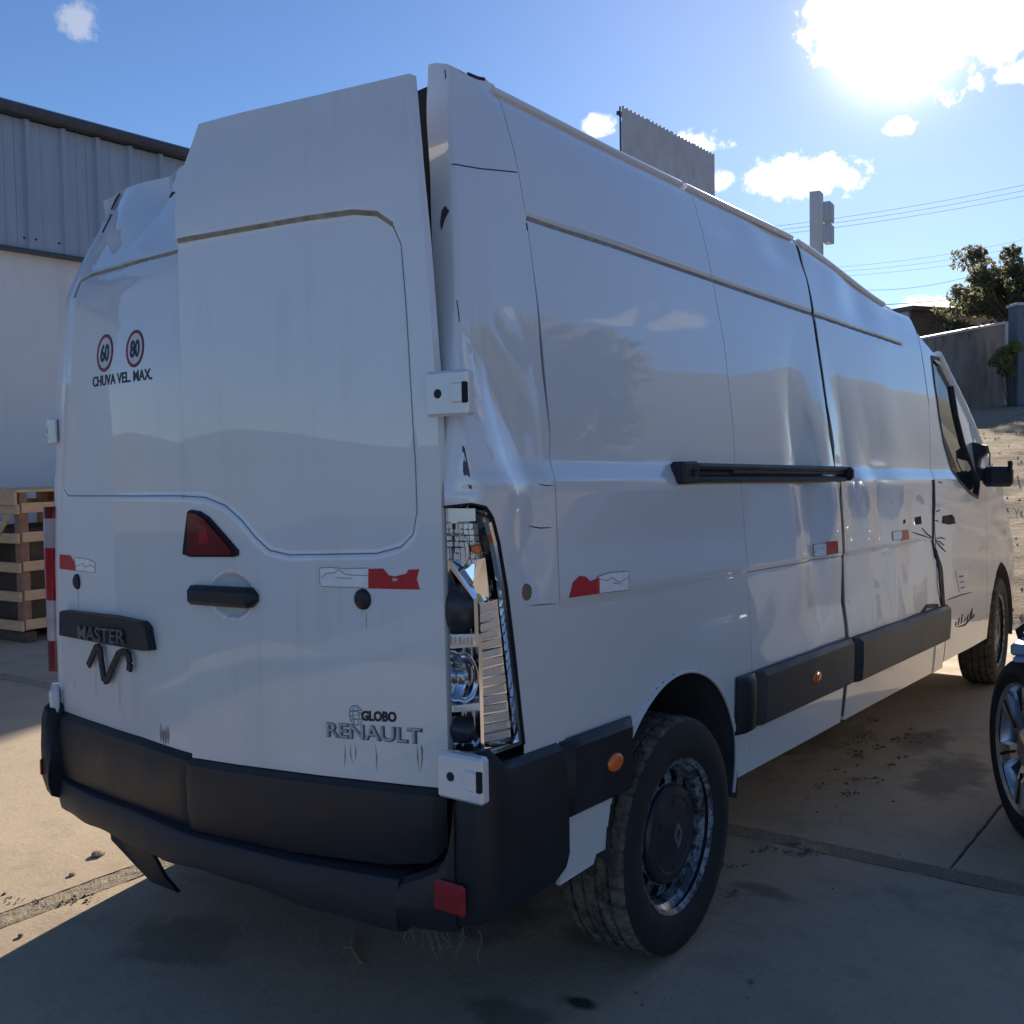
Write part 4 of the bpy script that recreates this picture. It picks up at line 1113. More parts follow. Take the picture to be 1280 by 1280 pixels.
    block([(562, 794), (598, 792), (598, 808), (562, 810)], -.010, -.06, 'shelf', 'reflector_grey')
    for k in range(6): block([(566+k*5.2, 796), (568+k*5.2, 796), (568+k*5.2, 807), (566+k*5.2, 807)], -.0085, -.012, 'shelf_rib', 'chrome')
    bowl(579, 846, .040, .058, -.034, 1., 'chrome'); bowl(579, 846, .014, .020, -.040, -.6, 'lamp_bowl', 'bulb_holder', [(1., 0.), (.9, -.02), (.5, -.03), (.2, -.032)])
    block([(564, 882), (602, 879), (602, 888), (564, 891)], -.010, -.06, 'shelf', 'reflector_grey')
    bowl(578, 913, .036, .032, -.040, -.8, 'hub_plastic', 'smoked_dome', [(1., 0.), (.92, -.012), (.75, -.024), (.5, -.033), (.25, -.037)])
    block([(598, 792), (602, 792), (606, 937), (601, 938)], -.009, -.06, 'divider_fin', 'chrome'); block([(566, 936), (640, 930), (640, 936), (566, 943)], -.008, -.05, 'lower_lip', 'chrome')
    # ribbed reflector column: close stepped slats
    m_ = 15
    for i in range(m_):
        t = i/m_; y0 = 756+t*172; x0 = 600+t*5; x1 = 622+t*17; hgt = 172/m_
        block([(x0, y0+1), (x1, y0-5), (x1+1, y0+hgt-6.5), (x0, y0+hgt-.5)], -.013-.002*(i % 2), -.05, 'reflector_rib', 'reflector_grey')
        block([(x0, y0-1), (x1, y0-7), (x1, y0-5.4), (x0, y0+.6)], -.0095, -.03, 'rib_edge', 'chrome')
    s, z = hit_pillar_d(607, 664, -.02); c = pillar_pt(s, z, -.02); MB().lathe([(.004, .004), (.007, .004), (.009, -.01)], c, n_, 12).build('screw_boss', 'gap_dark', root)
    return root
right_lamp()

# ---- left corner pillar, its tail lamp, and the left flank
def lpillar(s, z):
    s = np.asarray(s, float); z = np.asarray(z, float); x0 = xl_l(z)-.005; y0 = R(x0, z)-.004; x1 = -S0(np.zeros_like(z)+.5, np.minimum(z, 2.4)); x1 = np.minimum(x1, x0-.03); y1 = y0+.17
    return (1-s)**2*x0+2*s*(1-s)*x1+s*s*x1, (1-s)**2*y0+2*s*(1-s)*(y0+.01)+s*s*y1
def lpillar_pt(s, z, off=0.):
    s = np.asarray(s, float); z = np.asarray(z, float); e = .01; x, y = lpillar(s, z); xa, ya = lpillar(s-e, z); xb, yb = lpillar(s+e, z)
    t = np.stack([xb-xa, yb-ya], -1); t /= np.linalg.norm(t, axis=-1, keepdims=True)+1e-9; n = np.stack([-t[..., 1], t[..., 0], 0*x], -1)
    return np.stack([x, y, vz(y, z)], -1)+n*off
def left_side():
    nv, nu = 120, 16; s = np.linspace(0, 1, nu)[None, :]+np.zeros((nv, 1)); z = np.linspace(.66, 2.33, nv)[:, None]+0*s
    zz = z+.0; P = lpillar_pt(s, zz); P = P+(.012*W3(P[..., 1]*3, P[..., 2]))[..., None]*np.array((1., 0, 0))*sstep(2.0, 2.3, z)[..., None]
    inw = np.zeros_like(P); inw[..., 0] = .6; inw[..., 1] = .5
    lp = shell('corner_pillar', P, 'paint_side', inw, flange=.03); fix_normals(lp); lp['label'] = 'left white corner pillar carrying an unbroken lamp'
    # flank
    y = np.linspace(.40, 4.3, 160)[None, :]; z = np.linspace(.44, 1, 2)
    z = np.linspace(0, 1, 60)[:, None]; zt = np.where(y > 3.7, cab_top(y), top_z(y)-.028); Z = .44+(zt-.44)*z; Y = y+0*z; X = -S0(Y, Z)
    P = np.stack([X, Y, vz(Y, Z)], -1); inw = np.zeros_like(P); inw[..., 0] = 1
    Yc = (Y[1:, 1:]+Y[:-1, :-1])/2; Zc = (Z[1:, 1:]+Z[:-1, :-1])/2; keep = np.hypot(Yc-1.01, Zc-.455) > .40
    o = shell('side_panel', P, 'paint_side', inw, keep=keep); fix_normals(o)
    y = np.linspace(4.306, 6.02, 70)[None, :]; zt = np.where(y < A_Y1, cab_top(y), 1.36-.42*sstep(A_Y1, 6.1, y)); z = np.linspace(0, 1, 44)[:, None]; Z = .47+(zt-.47)*z; Y = y+0*z; X = -S0(Y, Z)
    P = np.stack([X, Y, vz(Y, Z)], -1); inw = np.zeros_like(P); inw[..., 0] = 1
    Yc = (Y[1:, 1:]+Y[:-1, :-1])/2; Zc = (Z[1:, 1:]+Z[:-1, :-1])/2; keep = np.hypot(Yc-5.36, Zc-.47) > .42
    o = shell('front_wing', P, 'paint_side', inw, keep=keep); fix_normals(o)
    # lamp: bands of lens
    bands = [(1.34, 1.30, 'dark_red_lens'), (1.30, 1.20, 'clear_lens'), (1.20, 1.02, 'red_lens'), (1.02, .88, 'clear_lens'), (.88, .775, 'dark_red_lens')]
    lamp = None
    for za, zb_, mt in bands:
        nv, nu = 8, 10; v = np.linspace(0, 1, nv)[:, None]; u = np.linspace(.16, 1.0, nu)[None, :]; Z = zb_+(za-zb_)*v+0*u; U = u+0*v
        bulge = .008+.036*np.sin(np.pi*np.clip((U-.16)/.84, 0, 1))**.6
        P = lpillar_pt(U, Z, 0)+(lpillar_pt(U, Z, 1)-lpillar_pt(U, Z, 0))*bulge[..., None]; inw = lpillar_pt(U, Z, 0)-lpillar_pt(U, Z, 1)
        o = shell('tail_lamp' if lamp is None else 'lens_band', P, mt, inw, parent=van if lamp is None else lamp, flange=.028); fix_normals(o)
        if lamp is None: lamp = o; o['label'] = 'unbroken red and white tail lamp on the left corner'
left_side()

# ---- hinges
def hinge(pt, a, b, w, h, left=False):
    c = pt(a, b, 0.); n = pt(a, b, 1.)-c; t = np.cross((0, 0, 1.), n); t /= np.linalg.norm(t); AX = np.array([t, n, (0, 0, 1.)])
    o = MB().box(c+n*.012, (w, .030, h), AX, .006).build('door_hinge', 'paint_clean', van)
    sg = -1 if left else 1
    MB().lathe([(.0001, .001), (.010, .001), (.011, -.004)], c+n*.0275-t*w*.18*sg, n, 16).build('bolt_hole', 'seam_dark', o)
    q = c+n*.024+t*w*.27*sg
    MB().box(q, (w*.26, .016, h*.44), AX, .003).build('knuckle', 'paint_clean', o)
    MB().box(q+t*w*.17*sg, (w*.10, .014, h*.46), AX, .002).build('knuckle_gap', 'gap_dark', o)
p_ = at_plane(563, 492, 1, .02); hinge(lambda a, b, off=0.: np.array((a, .030-off, b)), p_[0], p_[2], .120, .098)
def bump_pt(a, b, off=0.): return np.array((a, -.005-off*1., b))
p_ = at_plane(581, 970, 1, -.02)
hinge(lambda a, b, off=0.: np.array((a, -.014-off, b)), p_[0], p_[2], .125, .100)
def lh(px, py): 
    k = None; best = 1e9
    for s in np.linspace(.1, .9, 30):
        for z in np.linspace(.5, 1.9, 200):
            q = proj(lpillar_pt(s, z)); e = (q[0]-px)**2+(q[1]-py)**2
            if e < best: best = e; k = (float(s), float(z))
    return k
s_, z_ = lh(62, 540); hinge(lpillar_pt, s_, z_, .12, .085, True)
s_, z_ = lh(69, 872); hinge(lpillar_pt, s_, z_, .12, .085, True)

# ---- black cladding under the doors, and the bumper
def clad(x0, x1, topc, name, zlo):
    n = 40; X = np.linspace(x0, x1, n); tx = np.array([p[0] for p in topc]); tz = np.array([p[1] for p in topc]); V = []
    for x in X:
        y = float(R(x, .7)); zt = float(np.interp(x, tx, tz)); zl = zlo(x); e = min(1, (x-x0)/.03+.15 if x0 < -.1 else (x-x0)/.004+.75, (x1-x)/.03+.15 if x1 > .1 else (x1-x)/.004+.75)
        for z, o in [(zl, -.03), (zl, .018), (zl+.05, .028), (zt-.05, .030), (zt-.012, .024), (zt-.001, .004), (zt, -.03)]:
            V.append((x, y-o*(e if o > 0 else 1), vz(y, z)))
    m = 7; F = [(i*m+j, i*m+j+1, (i+1)*m+j+1, (i+1)*m+j) for i in range(n-1) for j in range(m-1)]+[tuple(range(m)), tuple(range(n*m-1, (n-1)*m-1, -1))]
    o = new_obj(name, V, F, 'black_plastic', van); fix_normals(o); sharp(o, 30); return o
def hit_plan(px, py, fn):
    d = ray(px, py); y = 0.
    for _ in range(30): w = CAM+d*(y-CAM[1])/d[1]; y = .5*y+.5*fn(float(w[0]))
    return float(w[0]), float(w[2])
def zcurve(pix, fn):
    q = sorted(hit_plan(*p, fn) for p in pix); a = np.array([t[0] for t in q]); b = np.array([t[1] for t in q]); return lambda x: float(np.interp(x, a, b))
clad_y = lambda x: float(R(x, .7))-.028
zlo_r = zlo_l = zcurve([(82, 972), (160, 1006), (236, 1038), (242, 1040), (360, 1066), (480, 1082), (538, 1080), (554, 1055), (558, 1030)], clad_y)
clad(.003, r_bot[-1][0]-.002, [(p[0], p[1]-.002) for p in r_bot], 'door_cladding', zlo_r); clad(l_bot[0][0]+.002, -.006, [(p[0], p[1]-.002) for p in l_bot], 'door_cladding', zlo_l)

def loft(name, secs, mat, parent=van, closed=True, cap=True, deg=35):
    """secs: list of equal-length point lists"""
    m = len(secs[0]); V = [p for s in secs for p in s]; F = []
    for i in range(len(secs)-1):
        for j in range(m if closed else m-1): F.append((i*m+j, i*m+(j+1) % m, (i+1)*m+(j+1) % m, (i+1)*m+j))
    if cap: F += [tuple(range(m)), tuple(range(len(secs)*m-1, (len(secs)-1)*m-1, -1))]
    o = new_obj(name, V, F, mat, parent); fix_normals(o); sharp(o, deg); return o
_bx = np.linspace(-1.1, 1.1, 400); _by = np.interp(_bx, [-1.0, -.9, -.6, 0, .6, .95], [.185, .140, .060, -.022, -.022, -.015]); _by = np.convolve(np.pad(_by, 30, 'edge'), np.hanning(61)/np.hanning(61).sum(), 'valid')
def ybump(x): return float(np.interp(x, _bx, _by))   # plan line of the bumper's outer face
def bumper():
    # middle beam with a tread-plate step on top
    bz0 = zcurve([(75, 1010), (140, 1049), (300, 1108), (420, 1148), (492, 1169)], ybump); bz1 = zcurve([(80, 979), (160, 1013), (240, 1047), (360, 1077), (495, 1101)], ybump)
    xs = np.linspace(-.875, at_plane(494, 1120, 1, -.02)[0], 46); secs = []
    for x in xs:
        y = ybump(x); zl = bz0(x); zt = bz1(x)
        w = .004*math.sin(x*9)+.003*math.sin(x*23)
        secs.append([(x, y+.20, zl+.02), (x, y+.03, zl), (x, y+.006, zl+.006+w), (x, y, zl+.03), (x, y+.008, zt-.010), (x, y+.013, zt-.003), (x, y+.022, zt), (x, R(x, .7)+.02, zt+.008), (x, y+.20, zt-.01)])
    b = loft('bumper', secs, 'worn_plastic')
    b['label'] = 'scuffed black rear bumper with a step on top'
    # right corner wrap
    def wrap(side, path, mat='black_plastic'):
        secs = []
        for (x, y, zl, zt, lean) in path:
            p0 = np.array((x, y)); secs.append((x, y, zl, zt, lean))
        out = []
        for i, (x, y, zl, zt, lean) in enumerate(secs):
            a = np.array(secs[max(i-1, 0)][:2]); c = np.array(secs[min(i+1, len(secs)-1)][:2]); t = c-a; t /= np.linalg.norm(t); n = np.array((t[1], -t[0]))*side   # outward
            def q(o, z): return (x+n[0]*o, y+n[1]*o, z+BP*y)
            out.append([q(-.08, zl+.01), q(-.035, zl), q(-.010, zl+.012), q(-.0, zl+.05), q(.0, (zl+zt)/2), q(-.004-lean*.3, zt-.05), q(-.012-lean*.6, zt-.014), q(-.030-lean, zt), q(-.09-lean, zt-.004)])
        return loft('bumper_corner', out, mat, b)
    # rear face from the step, round the corner, along the flank to the wheel arch
    ex = [at_plane(px, py, 1, -.015)[0] for px, py in ((495, 1120), (520, 1097), (543, 1086), (556, 1060), (561, 1025), (566, 995))]
    zz = [at_plane(px, py, 1, -.015)[2] for px, py in ((495, 1101), (520, 1094), (543, 1085), (556, 1060), (561, 1025), (566, 993))]
    pr = [(ex[i], -.020+.001*i, .392+.008*i, zz[i], 0) for i in range(6)]
    cx, cy, r = .968, .072, .082
    for k in range(0, 9):
        a = math.radians(-84+k*84/8); pr.append((cx+r*math.cos(a), cy+r*math.sin(a), .43+.002*k, max(zz[5], .70)+.085*min(1, (k+1)/5), 0.006))
    pr += [(1.048, .12, .446, .788, .006), (1.046, .18, .446, .786, .006), (1.044, .25, .448, .785, .006), (1.042, .30, .452, .785, .006), (1.040, .345, .47, .785, .004)]
    r_ = wrap(1, pr)
    pl = [(-.885, .105, .36, .525, 0), (-.90, .108, .36, .56, 0), (-.91, .112, .362, .66, 0)]
    for k in range(0, 7):
        a = math.radians(-100-k*80/6); pl.append((-.915+.085*math.cos(a), .197+.085*math.sin(a), .37+.012*k, .675, .004))
    pl += [(-1.0, .30, .47, .68, .004), (-1.0, .46, .55, .70, .004)]
    l_ = wrap(-1, pl)
    # reflectors
    p = at_plane(561, 1123, 1, -.025); MB().box((p[0], -.022, p[2]), (.088, .016, .070), None, .007).build('reflector', 'red_lens', b)
    p = at_plane(54, 978, 1, .06); q = np.array((-.985, .05, .47)); t = np.array((-.75, -.66, 0.)); t /= np.linalg.norm(t); MB().box((-.950, .128, .46), (.05, .012, .055), np.array([(-t[1], t[0], 0), t, (0, 0, 1)]), .004).build('reflector', 'dark_red_lens', b)
    # torn end of the beam hanging down to the left
    A = at_plane(139, 1050, 1, .06); B = at_plane(188, 1102, 1, .10); C = at_plane(222, 1116, 1, .10); D = at_plane(190, 1068, 1, .02); E_ = at_plane(225, 1080, 1, .02)
    fl = MB(); fl.prism([at_plane(137, 1036, 1, .06), A, B, C, at_plane(205, 1096, 1, .08), D, at_plane(205, 1058, 1, .02)], (0.0, .012, .0)); fl.build('torn_flap', 'worn_plastic', b)
    # tow/step mount brackets behind
    for x in (-.45, .45): MB().box((x, .42, .45), (.08, .5, .10), None, .01).build('bumper_bracket', 'inner_metal', b)
    # dry roots and grass caught under the bumper
    g = MB(); rr = np.random.RandomState(5)
    for k in range(15):
        x = rr.uniform(.76, .98); p = np.array((x, .03+rr.uniform(0, .05), .405)); pts = [p]
        for j in range(5): p = p+np.array((rr.uniform(-.012, .012), rr.uniform(-.008, .008), -rr.uniform(.008, .024))); pts.append(p)
        g.tube(pts, [.0014]*5+[.0006], 4)
    o = g.build('caught_roots', 'stain_brown', b); o['kind'] = 'stuff'
bumper()
# white valance between bumper and rear wheel
vp = [at_plane(707, 1022, 0, .985), at_plane(765, 994, 0, .985), at_plane(742, 1080, 0, .975), at_plane(700, 1107, 0, .965)]
MB().prism(vp, (-.012, 0, 0)).build('valance', 'paint_clean', van)

# ---- inner body, floor, chassis: what shows through gaps
def inner():
    secs = []
    for y in [.28, .5, 1., 2., 3., 3.7, 4.2]:
        zt = float(top_z(y))-.035-(.26*float(sstep(3.7, 4.2, y))); l = []
        for z in (.50, .91, .93, 1.42, 1.6, 1.85, 2.05): l.append((.56 if z < .92 else float(S0(y, min(z, zt)))-.045, y, vz(y, min(z, zt))))
        l.append((.70, y, vz(y, zt))); l.append((-.62, y+(.21 if y == .28 else 0), vz(y, zt-(.1 if y < .3 else 0))))
        for z in (2.05, 1.85, 1.6, 1.42, .93, .91, .50): l.append((-.56 if z < .92 else -float(S0(y, min(z, zt)))+(.06 if y > .3 else .20), y+(0.20 if y == .28 else 0), vz(y, min(z, zt))))
        secs.append(l)
    # keep the wheel wells free: the inner body is lifted over the rear wheels by the liners, so start above the floor
    o = loft('inner_body', secs, 'gap_dark', cap=True)
    MB().box((0, 2.9, .44), (1.66, 5.2, .10)).build('floor_pan', 'inner_metal', van)
    for x in (-.42, .42): MB().box((x, 2.7, .36), (.10, 5.0, .12)).build('chassis_rail', 'inner_metal', van)
    MB().tube([(-.75, 1.0, .34), (.75, 1.0, .34)], .045, 12).build('rear_axle', 'inner_metal', van)
    MB().box((.15, 1.0, .33), (.26, .3, .24), None, .06).build('differential', 'inner_metal', van)
    MB().tube([(.55, .1, .36), (.55, .7, .33), (.35, 1.5, .30), (.35, 3.8, .30)], .03, 10).build('exhaust_pipe', 'rust', van)
    MB().box((.35, 2.4, .30), (.28, .8, .16), None, .06).build('silencer', 'rust', van)
    MB().box((-.5, 3.0, .30), (.45, .9, .2), None, .05).build('fuel_tank', 'inner_metal', van)
    # nose, bonnet and windscreen beyond the doors
    secs = []
    for y, zt, w in [(5.35, 1.345, .90), (5.6, 1.27, .885), (5.85, 1.15, .86), (6.05, 1.0, .82), (6.15, .80, .76), (6.17, .5, .72)]:
        secs.append([(-w, y, vz(y, .47)), (-w, y, vz(y, zt-.10)), (-w*.86, y, vz(y, zt)), (0, y, vz(y, zt+.05)), (w*.86, y, vz(y, zt)), (w, y, vz(y, zt-.10)), (w, y, vz(y, .47))])
    loft('bonnet', secs, 'paint_clean', closed=True)
    n = 12; P = np.zeros((8, n, 3))
    for j in range(8):
        t = j/7; y = A_Y0+(A_Y1-A_Y0)*t; z = A_Z0+(A_Z1-A_Z0)*t
        for i in range(n):
            u = -1+2*i/(n-1); P[j, i] = (u*(float(S0(y, z))-.03), y+.10*(1-u*u), vz(y, z)+.05*(1-u*u))
    inw = np.zeros_like(P); inw[..., 2] = -1; o = shell('windscreen', P, 'window_glass', inw, flange=.01); fix_normals(o)
    ribs = [(float(S0(A_Y0+(A_Y1-A_Y0)*t, A_Z0+(A_Z1-A_Z0)*t))-.012, A_Y0+(A_Y1-A_Y0)*t, vz(A_Y0+(A_Y1-A_Y0)*t, A_Z0+(A_Z1-A_Z0)*t)+.004) for t in np.linspace(-.02, 1.05, 14)]
    MB().tube(ribs, .030, 8).build('windscreen_pillar', 'paint_clean', van, 60)
    # cabin: seat back seen through the glass
    MB().box((.55, 4.35, .95), (.5, .14, .75), None, .05).build('seat', 'interior_grey', van); MB().box((.60, 4.30, 1.25), (.3, .10, .2), None, .04).build('headrest', 'seat_red', van)
    MB().box((0, 5.15, 1.15), (1.6, .35, .25), None, .05).build('dashboard', 'gap_dark', van)
    MB().box((0, 3.74, 1.25), (1.62, .03, 1.4)).build('bulkhead', 'interior_grey', van)
inner()

# ---- wheels
def tyre(root, c, ax, Rr, w, rin, mat_t='tyre_tread'):
    """c: wheel centre (mid width); ax: outward axis"""
    h = w/2; prof = []
    side = [(rin, h*.80), (rin+.012, h*.90), (rin+.05, h*1.0), (Rr-.055, h*1.0), (Rr-.03, h*.97), (Rr-.012, h*.90)]
    sw = MB().lathe([(rin, h*.45)]+side, c, ax, 72); sw.lathe([(rin, -h*.45)]+[(r, -q) for r, q in side], c, ax, 72)
    o = sw.build('tyre', 'rubber', root, 40); fix_normals(o)
    tp = []; gr = [-.52, -.18, .18, .52]
    xs = [-.90, -.84, -.70]
    def zig(g): return [(g-.05, 0), (g-.04, -.009), (g+.04, -.009), (g+.05, 0)]
    pts = [(-.90, -.012), (-.80, -.003), (-.68, 0)]
    for g_ in gr: pts += zig(g_)
    pts += [(.68, 0), (.80, -.003), (.90, -.012)]
    prof = [(Rr+d, t*h) for t, d in pts]; K = 200
    def mod(r, hh, j, k, w_):
        t = pts[j][0]; d = r
        if abs(t) > .66 and (k % 5) in (0,): d = r-.009
        elif abs(t) <= .66 and ((k+int(abs(j)*1.7)) % 7) == 0: d = r-.005
        return d
    t = MB().lathe(prof, c, ax, K, mod=mod).build('tread', mat_t, o); fix_normals(t)
    return o
def steel_wheel(name, c, ax, Rr, w, front=False):
    c = np.array(c, float); ax = np.array(ax, float); ax /= np.linalg.norm(ax)
    root = MB().lathe([(.212, w*.40), (.226, w*.44), (.230, w*.40), (.222, w*.33), (.205, w*.27), (.198, w*.10), (.190, -w*.1), (.190, -w*.38), (.222, -w*.42)], c, ax, 64).build(name, 'rim_steel', van, 40)
    tyre(root, c, ax, Rr, w, .222)
    # disc with ventilation holes
    K = 72; V = []; F = []; a = np.cross(ax, (0, 0, 1.)); a /= np.linalg.norm(a); b = np.cross(ax, a)
    rr = [(.196, .10), (.184, .20), (.166, .23), (.150, .24), (.130, .25)]
    nh = 12
    for k in range(K):
        w_ = 2*math.pi*k/K
        for r, h in rr: V.append(c+ax*h*w+(a*math.cos(w_)+b*math.sin(w_))*r)
    m = len(rr)
    for k in range(K):
        hole = (k % 6) in (0, 1, 2)
        for j in range(m-1):
            if hole and j in (1, 2): continue
            F.append((k*m+j, k*m+j+1, ((k+1) % K)*m+j+1, ((k+1) % K)*m+j))
    d = new_obj('disc', V, F, 'rim_steel', root); fix_normals(d); sharp(d, 40)
    MB().lathe([(.0001, -.02), (.19, -.02)], c, ax, 40).build('backing', 'gap_dark', root)
    off = w*.25
    hc = MB().lathe([(.146, off-.004), (.147, off+.010), (.140, off+.020), (.115, off+.026), (.108, off+.023), (.060, off+.034), (.0001, off+.038)], c, ax, 56).build('hub_cap', 'hub_plastic', root, 30)
    # lozenge emblem ring
    e = MB(); q = c+ax*(off+.038)
    for r0, r1 in ((1., 1.),):
        P = [q+np.array((0, 0, .034)), q+b*0+a*.020, q-np.array((0, 0, .034)), q-a*.020]
        for i in range(4): e.bar(P[i], P[(i+1) % 4], .007, .006, up=ax)
    e.build('emblem', 'emblem_chrome', hc)
    for k in range(6):
        w_ = 2*math.pi*(k+.5)/6; p = c+ax*(off+.026)+(a*math.cos(w_)+b*math.sin(w_))*.092
        MB().lathe([(.0001, .004), (.010, .003), (.011, -.002)], p, ax, 8).build('wheel_nut', 'hub_plastic', hc)
    return root
rc = at_plane(845, 1040, 2, .335)
steel_wheel('rear_wheel', (rc[0]-.062, rc[1]-.055, .348), (1, .01, 0), .348, .235)
fc = at_plane(1241, 786, 2, .335)
steel_wheel('front_wheel', (.86, 5.40, .335), (1, .06, 0), .335, .215, True)
steel_wheel('rear_wheel', (-.84, rc[1], .335), (-1, 0, 0), .335, .215); steel_wheel('front_wheel', (-.85, 5.40, .335), (-1, 0, 0), .335, .215)
# arch liners
for (cy, cz, r), x0, x1 in [(ARCHES[0], .60, .99), (ARCHES[1], .55, .955), (ARCHES[0], -.99, -.60), (ARCHES[1], -.955, -.55)]:
    V = []; n = 30
    for k in range(n+1):
        a = math.radians(-12+197*k/n)
        for x, rr in ((x0, r-.012), ((x0+x1)/2, r-.004+.004*math.sin(k*1.3)), (x1, r-.001)) if x0 > 0 else ((x0, r-.001), ((x0+x1)/2, r-.004), (x1, r-.012)): V.append((x, cy+rr*math.cos(a), vz(cy, cz+rr*math.sin(a))))
    F = [(3*k+j, 3*k+j+1, 3*k+4+j, 3*k+3+j) for k in range(n) for j in range(2)]
    o = new_obj('arch_liner', V, F, 'inner_metal', van, True)
    if x0 > 0:
        MB().prism([(x0+.01, cy+r*.99*math.cos(a), vz(cy, cz+r*.99*math.sin(a))) for a in np.linspace(math.radians(-8), math.radians(188), 30)], (-.01, 0, 0)).build('arch_back', 'gap_dark', van)
# arch lip
for (cy, cz, r) in ARCHES[:1]:
    pts = [(float(S0(cy+r*math.cos(a), cz+r*math.sin(a)))-.004, cy+(r-.002)*math.cos(a), vz(cy+r*math.cos(a), cz+(r-.002)*math.sin(a))) for a in np.linspace(math.radians(-8), math.radians(160), 50)]
    MB().tube(pts, .006, 6).build('arch_lip', 'paint_clean', van, 60)

# ---- lettering and marks
def text_mesh(txt, height, bold=0., xs=1.):
    cu = bpy.data.curves.new('lettering', 'FONT'); cu.body = txt; cu.size = 1.; cu.offset = bold; cu.resolution_u = 3
    ob = bpy.data.objects.new('lettering', cu); COL.objects.link(ob)
    dg = bpy.context.evaluated_depsgraph_get(); me = bpy.data.meshes.new_from_object(ob.evaluated_get(dg))
    V = np.array([v.co[:2] for v in me.vertices]); F = [tuple(p.vertices) for p in me.polygons]
    bpy.data.objects.remove(ob); bpy.data.curves.remove(cu); bpy.data.meshes.remove(me)
    lo, hi = V.min(0), V.max(0); V = (V-lo)/(hi-lo); return V, F          # unit box
def put_text(name, txt, c0, c1, height, surf, mat, parent, bold=0., th=.0012, shear=0.):
    """c0, c1: surface coordinates of the lower left and lower right corner of the line"""
    V, F = text_mesh(txt, 1, bold); c0 = np.array(c0); c1 = np.array(c1)
    A = c0[0]+(c1[0]-c0[0])*V[:, 0]; B = c0[1]+(c1[1]-c0[1])*V[:, 0]+height*V[:, 1]
    T = surf(A, B, th)
    n = len(V); edges = {}
    for f in F:
        for i in range(len(f)): e = (f[i], f[(i+1) % len(f)]); edges[e] = 1
    bd = [e for e in edges if (e[1], e[0]) not in edges]; Bm = surf(A, B, -.003)
    FF = list(F)+[(b, a, a+n, b+n) for a, b in bd]
    o = new_obj(name, list(T)+list(Bm), FF, mat, parent); fix_normals(o); return o
def ring_on(name, c, rx, rz, w, surf, mat, parent, th=.001, fill=False):
    n = 40; a = np.linspace(0, 2*math.pi, n, endpoint=False)
    if fill:
        return surf_patch(name, [(c[0]+rx*math.cos(t), c[1]+rz*math.sin(t)) for t in a], 0., th, mat, surf, parent)
    return ribbon(name, [(c[0]+rx*math.cos(t), c[1]+rz*math.sin(t)) for t in np.linspace(0, 2*math.pi, n+1)], w, th, mat, surf, parent)
hl = hit_rear
for (cx, cy, num, nx0, nx1) in ((129, 441, '60', 120, 138), (166.5, 435.5, '80', 158, 176)):
    c = hl(cx, cy); e = hl(cx, cy-22); rz = e[1]-c[1]; rx = rz*.98
    st = ring_on('speed_sticker', c, rx, rz, .01, left_pt, 'sticker_white', ld, .0006, True)
    ring_on('red_ring', c, rx*.93, rz*.93, rz*.17, left_pt, 'print_red', st, .0016)
    ring_on('black_outline', c, rx*1.02, rz*1.02, rz*.07, left_pt, 'print_black', st, .0016)
    put_text('numerals', num, (c[0]-rx*.56, c[1]-rz*.50), (c[0]+rx*.56, c[1]-rz*.50), rz*1.0, left_pt, 'print_black', st, .030, .0014)
a = hl(114, 484); b = hl(188, 474); h = hl(114, 471)[1]-a[1]
put_text('lettering', 'CHUVA VEL. MAX.', a, b, h, left_pt, 'print_black', ld, .022, .0012)
a = hl(452, 901); b = hl(496, 903); h = hl(452, 888)[1]-a[1]
put_text('dealer_lettering', 'GLOBO', a, b, h, right_pt, 'print_black', rd, .05, .0012)
c = hl(445, 894); gm = None
for (rx, rz) in ((.022, .024), (.010, .024), (.022, .009)): ring_on('globe_mark', c, rx, rz, .0025, right_pt, 'seam_grey', rd, .001)
for k in (-1, 0, 1): ribbon('globe_mark', [(c[0]-.020, c[1]+k*.011-.003), (c[0]+.020, c[1]+k*.011+.004)], .0025, .001, 'seam_grey', right_pt, rd)
# maker's name: shallow dull letters with dark outlines
a = hl(410, 920); b = hl(527, 929); h = hl(410, 903)[1]-a[1]
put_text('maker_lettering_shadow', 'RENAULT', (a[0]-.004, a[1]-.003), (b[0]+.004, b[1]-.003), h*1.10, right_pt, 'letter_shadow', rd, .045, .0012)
put_text('maker_lettering', 'RENAULT', a, b, h, right_pt, 'letter_grey', rd, .004, .0050)
# number-plate lamp bar with the model name
bar_pix = [(84, 764), (88, 762), (150, 769), (185, 776), (191, 783), (196, 812), (188, 812), (84, 793)]
bp_ = [hl(*p) for p in bar_pix]
pb = surf_patch('plate_light_bar', bp_, 0., .026, 'black_plastic', left_pt, ld)
a = hl(98, 799, .029); b = hl(156, 806, .029); h = hl(98, 782, .029)[1]-a[1]
put_text('model_lettering', 'MASTER', (a[0], a[1]-.0), b, h, lambda x, z, o=0.: left_pt(x, z, o+.0262), 'letter_dark', pb, .012, .0022)
# bent wire of the missing plate holder
def on_left(px, py, o): x, z = hl(px, py); return left_pt(x, z, o)
wire = MB(); 
for pts in ([(117, 831), (121, 822), (127, 808), (131, 808), (133, 826), (137, 850), (140, 850), (147, 833), (155, 816), (160, 814), (166, 815), (169, 828), (168, 838)],):
    P = [on_left(*p, .016) for p in pts]
    for i in range(len(P)-1): wire.bar(P[i], P[i+1], .022, .010, up=(0, -1, 0), bevel=.002)
wire.build('plate_bracket', 'worn_plastic', ld)
